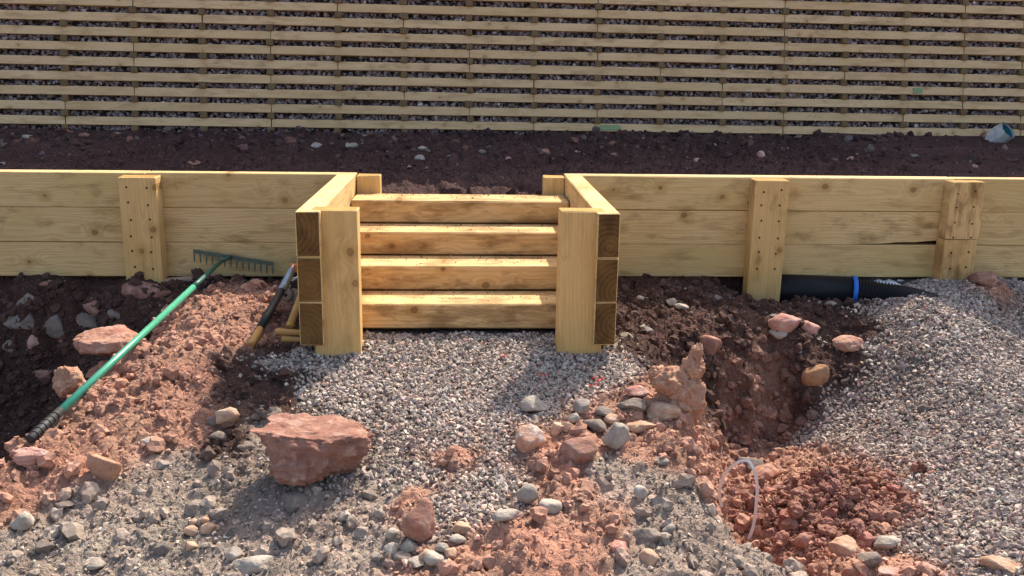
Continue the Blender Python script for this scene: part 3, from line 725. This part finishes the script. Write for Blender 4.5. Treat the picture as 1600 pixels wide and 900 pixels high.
for a, m in (((42, 476, 44, 34), R_DGREY), ((30, 508, 54, 36), R_DGREY), ((90, 530, 62, 74), R_DGREY), ((150, 488, 66, 50), R_REDD), ((215, 462, 72, 36), R_REDD), ((128, 512, 50, 40), R_DGREY), ((188, 496, 48, 34), R_DGREY), ((20, 552, 44, 40), R_DGREY), ((72, 590, 46, 44), R_REDD), ((140, 545, 50, 40), R_REDD), ((245, 462, 40, 22), R_REDD), ((70, 445, 34, 16), R_REDD), ((100, 545, 34, 30), R_REDD)):
    rock(*a, m, 'dusty {c} stone bedded in the trench face below the rake', group=GT, sink=.4, depth=.8)
rock(52, 545, 30, 50, R_PINK, 'tall pinkish stone in the trench face below the rake', sink=.3, depth=.7)
GB = 'stones on the dark soil below the right wall'
for a in ((1215, 500, 22, 14), (1122, 470, 18, 12), (1050, 478, 20, 16), (1004, 470, 18, 12), (1066, 484, 22, 14), (1010, 520, 26, 18), (980, 530, 22, 16), (1300, 480, 20, 14)):
    rock(*a, random.choice((R_GREY, R_DGREY, R_REDD)), 'small {c} stone on dark soil in front of the wall with the pipe', 'pebble', 'pebble', GB, sink=.25)
GF = 'stones on the soil at the foot of the lattice wall'
for a in ((655, 250, 16, 12), (752, 240, 14, 9), (850, 241, 18, 13), (493, 232, 20, 14), (548, 230, 20, 12), (660, 234, 16, 9), (795, 248, 10, 8), (900, 240, 14, 8), (1190, 246, 12, 16), (1525, 262, 12, 8), (300, 258, 22, 10), (640, 262, 10, 6), (960, 244, 12, 8), (1090, 252, 12, 9), (1330, 250, 12, 8), (130, 214, 18, 10), (180, 212, 14, 9), (40, 216, 16, 9), (1430, 246, 14, 9)):
    rock(*a, random.choice((R_GREY, R_DGREY, R_REDD, R_PINK)), 'small {c} stone on dark soil at the foot of the lattice wall', 'pebble', 'pebble', GF, sink=.3)

# ------------------------------------------------------------------ gravel, rubble, clods
def scatter(n, x0, x1, y0, y1, dens, smin, smax, powr=1.6, sinkf=.25, lift=0.):
    x = RNG.uniform(x0, x1, n); y = RNG.uniform(y0, y1, n)
    Wt = weights(x, y); k = RNG.uniform(0, 1, n) < dens(Wt, x, y)
    x, y = x[k], y[k]; s = smin+(smax-smin)*RNG.uniform(0, 1, len(x))**powr
    inst = (np.abs(x+.05) < .66) & (y > -1.1)      # under the steps
    x, y, s = x[~inst], y[~inst], s[~inst]
    return np.stack([x, y, hz(x, y)+s*(.5-sinkf)+lift], -1), s
def gtint(pos):
    n = len(pos); c = palette(n, GRAVEL, GW, .13)
    wr = weights(pos[:, 0], pos[:, 1]); red = np.array(srgb(168, 118, 92))
    a = np.clip(wr[:, 1:2]*.75, 0, .7); return c*(1-a)+red*a*c.mean(1, keepdims=True)/.28
p, s = scatter(46000, -1.4, 1.15, -3.1, -1.05, lambda W, x, y: np.clip(W[:, 0]*1.1, 0, 1), .007, .0175)
c = gtint(p)
for px, py in ((800, 597), (850, 590), (925, 605), (935, 596), (790, 560)):      # marker spray
    q = hit(px, py); d = np.hypot(p[:, 0]-q[0], p[:, 1]-q[1]); m = (d < .03) & (RNG.uniform(0, 1, len(p)) < .3); c[m] = srgb(196, 84, 74)
tag(stones('path_gravel', p, s, c, PEBBLE), 'pale grey gravel spread in front of the steps', 'gravel')
p, s = scatter(62000, 1.0, 3.45, -3.1, -.03, lambda W, x, y: np.clip(W[:, 0]*1.1, 0, 1)*(x < 2.05+(y+3.)*.58), .0085, .021)
tag(stones('mound_gravel', p, s, gtint(p)*np.array([.9, .9, .92]), PEBBLE), 'grey gravel heaped on the mound by the drain pipe', 'gravel')
p, s = scatter(42000, -2.4, 1.6, -3.12, -1.2, lambda W, x, y: np.clip(W[:, 3]*.8, 0, 1), .003, .013, 3.)
tag(stones('rubble', p, s, gtint(p)*.95, PEBBLE, None, PS), 'fine grey rubble and grit on the foreground slopes', 'rubble')
p, s = scatter(26000, -3., 3.3, -3.12, -.03, lambda W, x, y: (W[:, 1]+W[:, 2])*.38, .003, .012, 4., .3)
tag(stones('soil_grit', p, s, gtint(p)*.8, PEBBLE, None, PS), 'scattered small stones in the red soil', 'grit')
# earth crumbs
PC = protos(10, 11, 9)
PL = []
for i in range(8):
    v_, f_ = ico(2); v_ = v_.copy(); rg_ = np.random.default_rng(40+i)
    for _ in range(4):
        n_ = rg_.normal(size=3); n_ /= np.linalg.norm(n_); e_ = v_@n_-rg_.uniform(.55, .85); v_ -= np.where(e_ > 0, e_*.8, 0)[:, None]*n_[None]
    v_ = v_*(1+.6*noise3(v_*1.6+i*7, 900+i)+.7*noise3(v_*3.7+i, 950+i))[:, None]*np.array([1, .9, .75]); PL.append((v_, f_))
def ccol(pos, k=1.):
    wr = weights(pos[:, 0], pos[:, 1]); base = wr[:, 0:1]*CG+wr[:, 1:2]*CR+wr[:, 2:3]*CD+wr[:, 3:4]*CM
    return np.clip(base*k*(1+RNG.normal(0, .14, (len(pos), 1))), .01, .8)
p, s = scatter(30000, -3., 3.3, -3.12, -.03, lambda W, x, y: (W[:, 1]+W[:, 2])*.75+W[:, 3]*.35, .004, .018, 4., .3)
tag(stones('soil_crumbs', p, s, ccol(p), CLODM, None, PC), 'crumbs of red and brown earth over the soil', 'soil')
p, s = scatter(3400, -3., 3.3, -3.12, -.03, lambda W, x, y: (W[:, 1]+W[:, 2])*.8+W[:, 3]*.4, .009, .030, 6., .25)
tag(stones('soil_clods', p, s, ccol(p), CLODM, None, PL), 'lumps of earth lying over the red and brown soil', 'soil')
gy_, gx_ = np.gradient(H, ys, xs); SL = np.hypot(gx_, gy_)
ok = (GX > -2.95) & (GX < 3.4) & (GY > -3.1) & (GY < -.04) & (SL > .9) & (W[..., 0] < .45)
cand = np.argwhere(ok); pw = np.minimum(SL[ok], 6.); cand = cand[RNG.choice(len(cand), 9500, p=pw/pw.sum())]
p = np.stack([GX[cand[:, 0], cand[:, 1]], GY[cand[:, 0], cand[:, 1]], H[cand[:, 0], cand[:, 1]]], -1)
sl_ = SL[cand[:, 0], cand[:, 1]]; p[:, 2] += RNG.uniform(-.5, .5, len(p))*np.minimum(sl_, 6)*.01
s = .006+.032*RNG.uniform(0, 1, len(p))**3.2
big_ = s > .0165
tag(stones('face_clods', p[big_], s[big_], ccol(p[big_], .95), CLODM, None, PL), 'rough clods standing out of the steep trench faces', 'soil')
tag(stones('face_crumbs', p[~big_], s[~big_], ccol(p[~big_], .95), CLODM, None, PC), 'fine crumbs over the steep trench faces', 'soil')
n = 1150; x = RNG.uniform(-4.4, 5., n); u = RNG.uniform(0, 1, n)**1.6; y = far_y(x)-.02-u*1.5; s = .01+.045*RNG.uniform(0, 1, n)**4
tag(stones('bank_clods', np.stack([x, y, hz(x, y)+s*.15], -1), s, palette(n, ((80, 58, 54), (68, 50, 48), (104, 88, 84), (112, 78, 66)), (5, 4, 1.6, 1.5)), CLODM, None, PL), 'dark clods and stones banked at the foot of the lattice wall', 'soil')
hc = P(1280, 790, -.5)
def heap(n, smin, smax, pw, rmax, top):
    a = RNG.uniform(0, 6.283, n); rr = RNG.uniform(0, 1, n)**.6*rmax*(1+.25*np.sin(3*a+1)+.12*np.sin(7*a))
    x = hc[0]+.38*rr*np.cos(a)+.03; y = hc[1]+.36*rr*np.sin(a)+.02; s = smin+(smax-smin)*RNG.uniform(0, 1, n)**pw
    return np.stack([x, y, hz(x, y)+top*np.clip(1-rr**2, 0, 1)*RNG.uniform(.2, 1, n)], -1), s
hcol = lambda n: np.clip(np.array(srgb(144, 102, 86))*(1+RNG.normal(0, .16, (n, 1)))*(1+RNG.normal(0, .04, (n, 3))), .01, .8)
PB_ = []
for i in range(8):
    v_, f_ = ico(3); v_ = v_.copy(); rg_ = np.random.default_rng(60+i)
    for _ in range(7):
        n_ = rg_.normal(size=3); n_ /= np.linalg.norm(n_); e_ = v_@n_-rg_.uniform(.5, .8); v_ -= np.where(e_ > 0, e_*.85, 0)[:, None]*n_[None]
    v_ = v_*(1+.4*noise3(v_*1.6+i*7, 800+i)+.34*noise3(v_*4.2+i, 850+i)+.22*noise3(v_*8.7+i, 870+i))[:, None]*np.array([1, .85, .7]); PB_.append((v_, f_))
p, s = heap(420, .012, .045, 2.6, .95, .05)
tag(stones('broken_clods', p, s, hcol(len(p)), CLODM, None, PB_), 'larger broken red clods in the heap beside the strap', 'clod heap')
p, s = heap(6500, .003, .013, 2., 1.1, .045)
tag(stones('clod_heap', p, s, hcol(len(p)), CLODM, None, PC), 'heap of crumbled red earth in the trench by the strap', 'clod heap')
# crumbs behind the wall
n = 9000; x = RNG.uniform(-4.6, 5.2, n); y = RNG.uniform(.3, 3.9, n); s = .004+.02*RNG.uniform(0, 1, n)**4
tag(stones('backfill_crumbs', np.stack([x, y, hz(x, y)+s*.2], -1), s, palette(n, ((82, 60, 56), (70, 50, 48), (140, 126, 118), (100, 76, 68)), (5, 5, .8, 2)), CLODM, None, PS), 'crumbs and stones on the dark backfill soil', 'soil')
# grit left on the treads
pp, ss = [], []
for k in range(4):
    n = 260; yb = SY[k+1] if k < 3 else -.015
    y = SY[k]+.01+(yb-SY[k]-.012)*RNG.uniform(0, 1, n)**.45; x = RNG.uniform(-.62, .53, n); s = .0012+.005*RNG.uniform(0, 1, n)**3
    pp.append(np.stack([x, y, RH*(k+1)-.0015+s*.4], -1)); ss.append(s)
pp = np.concatenate(pp); ss = np.concatenate(ss)
tag(stones('tread_grit', pp, ss, palette(len(pp), ((150, 106, 84), (120, 84, 66), (176, 150, 130)), (4, 3, 2)), CLODM), 'grit and soil crumbs left on the step treads', 'grit')

# ------------------------------------------------------------------ tubes and tools
def tube_mesh(pts, radii, seg=14, caps=True):
    pts = [Vector(q) for q in pts]; bm = bmesh.new(); rings = []
    for i, q in enumerate(pts):
        d = (pts[min(i+1, len(pts)-1)]-pts[max(i-1, 0)]).normalized()
        a = d.orthogonal().normalized() if i == 0 else (pa - d*pa.dot(d)).normalized()
        pa = a; b = d.cross(a)
        r = radii[i] if hasattr(radii, '__len__') else radii
        rings.append([bm.verts.new(q+(a*math.cos(t)+b*math.sin(t))*r) for t in (2*math.pi*k/seg for k in range(seg))])
    for i in range(len(rings)-1):
        for k in range(seg): bm.faces.new((rings[i][k], rings[i][(k+1) % seg], rings[i+1][(k+1) % seg], rings[i+1][k]))
    if caps: bm.faces.new(rings[0][::-1]); bm.faces.new(rings[-1])
    bmesh.ops.recalc_face_normals(bm, faces=bm.faces)
    me = bpy.data.meshes.new('tube'); bm.to_mesh(me); bm.free()
    for q in me.polygons: q.use_smooth = len(q.vertices) == 4
    return me
def tube(name, pts, radii, mat, parent, seg=14, caps=True):
    base = Vector(parent.location) if parent else Vector((0, 0, 0))
    return link(name, tube_mesh([Vector(q)-base for q in pts], radii, seg, caps), mat, parent)
lerp = lambda a, b, t: Vector(a)*(1-t)+Vector(b)*t
RG_ = plain('green_enamel', srgb(70, 158, 124), .35, 0, .5, .25, 40.); RGD = plain('dark_green_enamel', srgb(44, 92, 78), .45, 0, .45, .3)
RUB = plain('black_rubber', (.02, .02, .02), .6, 0, .4); STEEL = plain('worn_steel', (.42, .42, .42), .38, .85, .5, .4)
HEADM = plain('rake_steel', srgb(92, 104, 92), .55, .35, .4, .4)
HW = wood('handle_wood', srgb(204, 160, 100), srgb(160, 112, 58), srgb(96, 60, 30), srgb(186, 140, 82), .2, 60., False)
# rake
g0 = P(47, 686, -.13); g0 = Vector((g0[0], g0[1], hz(g0[0], g0[1])[0]+.022)); g0 = Vector(P(47, 686, g0.z))
r0 = Vector(at_y(352, 402, -.065)); 
rake = tag(empty('garden_rake', g0), 'green-handled garden rake lying on the ridge, its head against the wall', 'rake')
fr = lambda t: lerp(g0, r0, t)
tube('grip', [fr(-.003), fr(0), fr(.05), fr(.105)], [.012, .0175, .0185, .0175], RUB, rake)
for k in range(6): tube('grip_ring', [fr(.012+.014*k), fr(.016+.014*k)], .0200, RUB, rake)
tube('handle', [fr(.1), fr(.4), fr(.77)], .0155, RG_, rake)
tube('ferrule', [fr(.765), fr(.80), fr(.97)], [.0175, .0135, .0120], RGD, rake)
hl, hr = Vector(at_y(302, 392, -.04)), Vector(at_y(427, 412, -.04))
hm = lerp(hl, hr, .47)
tube('neck', [fr(.965), lerp(fr(.965), hm, .6), hm], [.0115, .010, .009], RGD, rake)
bar = [lerp(hl, hr, i/12) + Vector((0, .0, 0)) for i in range(13)]
def barmesh(a, b, ha, hb, th):
    a, b = Vector(a)-rake.location, Vector(b)-rake.location; bm_ = bmesh.new(); vv = []
    for q in (a, b):
        for dy in (-th, th):
            for dz in (-ha, hb): vv.append(bm_.verts.new(q+Vector((0, dy, dz))))
    bmesh.ops.convex_hull(bm_, input=vv); me = bpy.data.meshes.new('bar'); bm_.to_mesh(me); bm_.free(); return me
link('head_bar', barmesh(hl, hr, .012, .009, .0035), HEADM, rake)
for i in range(14):
    q = lerp(hl, hr, .01+.98*i/13); e = q+Vector((.002, -.012, -.062))
    tube('tooth', [q+Vector((0, 0, -.008)), lerp(q, e, .6), e], [.0062, .0052, .0022], HEADM, rake, 6)

# mattock-like tool leaning by the cheek wall
a = hit(392, 546); a = Vector((a[0], a[1], a[2]+.02)); b = Vector(P(441, 452, .10))
pk = tag(empty('hand_pick', a), 'steel-headed pick with black grip and bare wooden end on soil', 'pick')
ff = lambda t: lerp(a, b, t)
tube('wooden_end', [ff(0), ff(.02), ff(.3)], [.015, .0185, .0165], HW, pk)
tube('grip', [ff(.28), ff(.5), ff(.98)], [.0195, .0205, .019], RUB, pk)
tube('head', [ff(.94), ff(1.0), ff(1.04)+Vector((.012, 0, .02)), Vector(P(455, 424, .19)), Vector(P(459, 414, .22))], [.016, .022, .023, .018, .006], STEEL, pk, 10)
tube('spike', [ff(1.05)+Vector((.012, 0, .03)), ff(1.05)+Vector((.05, 0, .035)), ff(1.05)+Vector((.085, .0, .055))], [.016, .012, .004], STEEL, pk, 8)
# sledge with a round steel face
c0 = Vector(P(446, 461, .05))
sg = tag(empty('sledge_hammer', c0), 'steel sledge hammer head facing out beside the cheek wall', 'hammer')
ax = Vector((.06, 1, .08)).normalized()
tube('hammer_head', [c0, c0+ax*.006, c0+ax*.03, c0+ax*.13, c0+ax*.15], [.031, .037, .038, .036, .030], STEEL, sg, 16)
tube('face_boss', [c0-ax*.003, c0+ax*.002], [.010, .011], RUB, sg, 10)
tube('handle', [c0+ax*.08+Vector((.0, 0, -.03)), c0+ax*.08+Vector((.07, -.1, -.12))], [.016, .015], HW, sg)
# club hammers, handles out
for (qa, qb, z0, lab) in (((431, 518), (470, 520), .0, 'upper wooden hammer handle poking out beside the cheek wall'), ((441, 529), (470, 531), -.03, 'lower wooden hammer handle with steel butt beside the cheek wall')):
    u = Vector(P(*qa, z0)); v = Vector(P(*qb, z0)); v = u+(v-u)*1.0
    t = tag(empty('club_hammer', u), lab, 'hammer', 'hammers beside the cheek wall')
    tube('handle', [u, lerp(u, v, .06), lerp(u, v, .5), v+(v-u)*.5], [.013, .0165, .014, .013], HW, t)
    hd = v+(v-u)*.35+Vector((0, 0, 0))
    tube('hammer_head', [hd+Vector((0, -.045, -.005)), hd+Vector((0, -.04, -.005)), hd+Vector((0, .05, -.005))], [.018, .022, .022], STEEL, t, 8)
u = Vector(P(441, 533, -.06)); bl = tag(empty('steel_bolster', u), 'small bright steel chisel end under the hammer handles', 'chisel')
tube('blade', [u, u+Vector((.03, .01, .002)), u+Vector((.10, .04, .01))], [.010, .016, .012], STEEL, bl, 8)
tube('shank', [u+Vector((.09, .036, .009)), u+Vector((.16, .06, .02))], [.009, .009], RUB, bl, 8)
u = Vector(P(452, 512, -.0)); v = Vector(P(470, 462, .12))
pk2 = tag(empty('pick_handle', u), 'sloping bare wooden tool handle leaning on the cheek wall', 'tool handle')
tube('shaft', [u, lerp(u, v, .5), v], [.019, .0165, .016], HW, pk2); tube('collar', [lerp(u, v, .04), lerp(u, v, .10)], .0195, plain('yellow_band', srgb(190, 160, 60), .5), pk2)
# saw: orange and black handle
ORG = plain('orange_plastic', srgb(222, 104, 40), .45, 0, .4, .15)
u = Vector(P(452, 424, .17)); 
saw = tag(empty('hand_saw', u), 'hand saw with orange and black handle behind the pick head', 'saw')
def slabm(pts, th):
    bm_ = bmesh.new(); f = [bm_.verts.new(Vector(q)-u) for q in pts]; k = [bm_.verts.new(Vector(q)-u+Vector((0, th, 0))) for q in pts]
    bm_.faces.new(f); bm_.faces.new(k[::-1]); m = len(f)
    for i in range(m): bm_.faces.new((f[i], k[i], k[(i+1) % m], f[(i+1) % m]))
    bmesh.ops.recalc_face_normals(bm_, faces=bm_.faces); me = bpy.data.meshes.new('slab'); bm_.to_mesh(me); bm_.free(); return me
yy = u.y
w_ = lambda px, py: Vector(at_y(px, py, yy))
link('top_grip', slabm([w_(453, 414), w_(470, 414), w_(470, 425), w_(451, 425)], .03), ORG, saw)
link('handle_body', slabm([w_(453, 425.5), w_(470, 425.5), w_(470, 452), w_(456, 450), w_(449, 438)], .028), RUB, saw)
link('blade', slabm([w_(456, 450), w_(466, 452), w_(464, 500), w_(458, 500)], .0015), STEEL, saw)

# offcuts
def offcut(px, py, L, wdt, th, rot, mat, label):
    q = hit(px, py); o = link('timber_offcut', timber_mesh(L, wdt, th, .003, mat, .004), None)
    o.location = (q[0], q[1], q[2]+th*.45); o.rotation_euler = (.05, -.06, rot); tag(o, label, 'offcut', 'timber offcuts')
offcut(418, 463, .15, .035, .014, -.35, [W_POST, E_PALE], 'pale wooden offcut on the sunlit soil near the tools')
offcut(290, 438, .34, .05, .018, .12, [W_DIRTY, E_DARK], 'dark muddy offcut at the wall foot beside the post')
offcut(312, 431, .07, .016, .012, -.6, [W_NEW, E_PALE], 'tiny pale sliver of wood at the wall foot')

# ------------------------------------------------------------------ drain pipe
PB = plain('black_pipe_plastic', (.010, .010, .011), .5, 0, .2, .2); BLUE = plain('blue_ring_plastic', srgb(24, 108, 200), .4, 0, .5, .1)
ring_c = Vector((wall_x(1332, -.05, -.075), -.05, -.075))
A0 = ring_c+Vector((-.62, .10, .0)); A1 = ring_c; A2 = ring_c+Vector((.20, -.10, -.012)); A3 = ring_c+Vector((.36, -.30, -.03)); A4 = ring_c+Vector((.52, -.58, -.13))
pipe = tag(empty('drain_pipe', A1), 'black corrugated drain pipe with blue ring under the sleeper wall', 'pipe')
tube('socket', [A0, A1+Vector((-.012, .002, 0))], .094, PB, pipe, 28)
tube('blue_ring', [A1+Vector((-.012, .002, 0)), A1+Vector((.014, -.004, -.001))], .0985, BLUE, pipe, 28)
pts, rad = [], []
ctrl = [A1, A2, A3, A4]
def catm(t):
    k = [A1-(A2-A1)]+ctrl+[A4+(A4-A3)]; i = min(int(t), 2); u_ = t-i; p0, p1, p2, p3 = k[i:i+4]
    return .5*((2*p1)+(p2-p0)*u_+(2*p0-5*p1+4*p2-p3)*u_*u_+(3*p1-p0-3*p2+p3)*u_**3)
NC = 40
for i in range(NC*4):
    pts.append(catm(3*i/(NC*4-1))); rad.append(.086 if (i % 4) in (0, 1) else .077)
tube('corrugated_pipe', pts, rad, PB, pipe, 28)
# pale membrane showing under the sleepers
bm = bmesh.new(); nxm, nym = 24, 8; x0m, x1m = wall_x(1372, .0, 0), wall_x(1455, .0, 0)
vv = [[bm.verts.new((x0m+(x1m-x0m)*i/nxm, -.045+.15*j/nym, -.046+.036*j/nym+.006*math.sin(i*1.3+j)+.004*math.sin(i*3.1))) for i in range(nxm+1)] for j in range(nym+1)]
for j in range(nym):
    for i in range(nxm): bm.faces.new((vv[j][i], vv[j][i+1], vv[j+1][i+1], vv[j+1][i]))
me = bpy.data.meshes.new('membrane_sheet'); bm.to_mesh(me); bm.free()
mo = link('membrane_sheet', me, plain('white_membrane', (.82, .82, .8), .7, 0, .3, .1)); tag(mo, 'white membrane strip showing under the sleeper wall beside the pipe', 'membrane')
so_ = mo.modifiers.new('thick', 'SOLIDIFY'); so_.thickness = .002

# white strap loop in the trench
pz = [(1128, 792), (1124, 768), (1132, 742), (1150, 724), (1168, 720), (1178, 734), (1183, 760), (1181, 795), (1177, 822), (1170, 843)]
q0 = hit(1128, 800); q1 = hit(1172, 846); yy0, yy1 = q0[1]-.02, q1[1]-.0
path = [Vector(at_y(x_, y_, yy0+(yy1-yy0)*i/(len(pz)-1))) for i, (x_, y_) in enumerate(pz)]
dn = []
for i in range(len(path)-1):
    p0, p1, p2, p3 = path[max(i-1, 0)], path[i], path[i+1], path[min(i+2, len(path)-1)]
    for k in range(6):
        u_ = k/6; dn.append(.5*((2*p1)+(p2-p0)*u_+(2*p0-5*p1+4*p2-p3)*u_*u_+(3*p1-p0-3*p2+p3)*u_**3))
dn.append(path[-1])
bm = bmesh.new(); rows = []
for i, q in enumerate(dn):
    d = (dn[min(i+1, len(dn)-1)]-dn[max(i-1, 0)]).normalized(); sd = d.cross(Vector((0.25, -1, .1))).normalized(); nrm = sd.cross(d)
    tw = math.sin(i*.11)*.7; sd = (sd*math.cos(tw)+nrm*math.sin(tw)); nrm = sd.cross(d)
    rows.append([bm.verts.new(q+sd*a_*.0062+nrm*b_*.0009) for a_, b_ in ((-1, -1), (1, -1), (1, 1), (-1, 1))])
for i in range(len(rows)-1):
    for k in range(4): bm.faces.new((rows[i][k], rows[i][(k+1) % 4], rows[i+1][(k+1) % 4], rows[i+1][k]))
bm.faces.new(rows[0]); bm.faces.new(rows[-1][::-1]); bmesh.ops.recalc_face_normals(bm, faces=bm.faces)
me = bpy.data.meshes.new('plastic_strap'); bm.to_mesh(me); bm.free()
tag(link('plastic_strap', me, plain('white_strap', (.74, .70, .64), .5, 0, .4, .3)), 'white plastic strap looping up out of the trench', 'strap')

# wrapped pipe by the crib wall
d_ = Vector((.42, -.62, .58)).normalized(); tip = Vector(at_y(1574, 204, far_y(4.6)-.22)); b0 = tip-d_*.36
fp = tag(empty('wrapped_pipe', b0), 'plastic-wrapped pipe stub with teal bore at the lattice wall', 'pipe')
SLV = plain('white_plastic_wrap', (.60, .57, .53), .4, 0, .5, .5, 20.); TEAL = plain('teal_bore', srgb(48, 122, 132), .4, 0, .5, .3)
tube('outer_pipe', [b0, tip], [.078, .082], SLV, fp, 24, False)
tube('inner_bore', [tip-d_*.002, tip-d_*.16], .074, TEAL, fp, 24, False)
tube('bore_end', [tip-d_*.16, tip-d_*.165], .074, RUB, fp, 24)
sl_ = tube('wrap', [b0+d_*.1, b0+d_*.16, b0+d_*.22, b0+d_*.28, tip+d_*.012], [.088, .096, .090, .099, .092], SLV, fp, 30, False)
for v in sl_.data.vertices:
    v.co += Vector((random.uniform(-1, 1), random.uniform(-1, 1), random.uniform(-1, 1)))*.007
bs = link('clay_collar', rock_mesh((.2, .22, .26), 991, 4, 1.2, 4), R_REDD, fp); bs.location = d_*.12
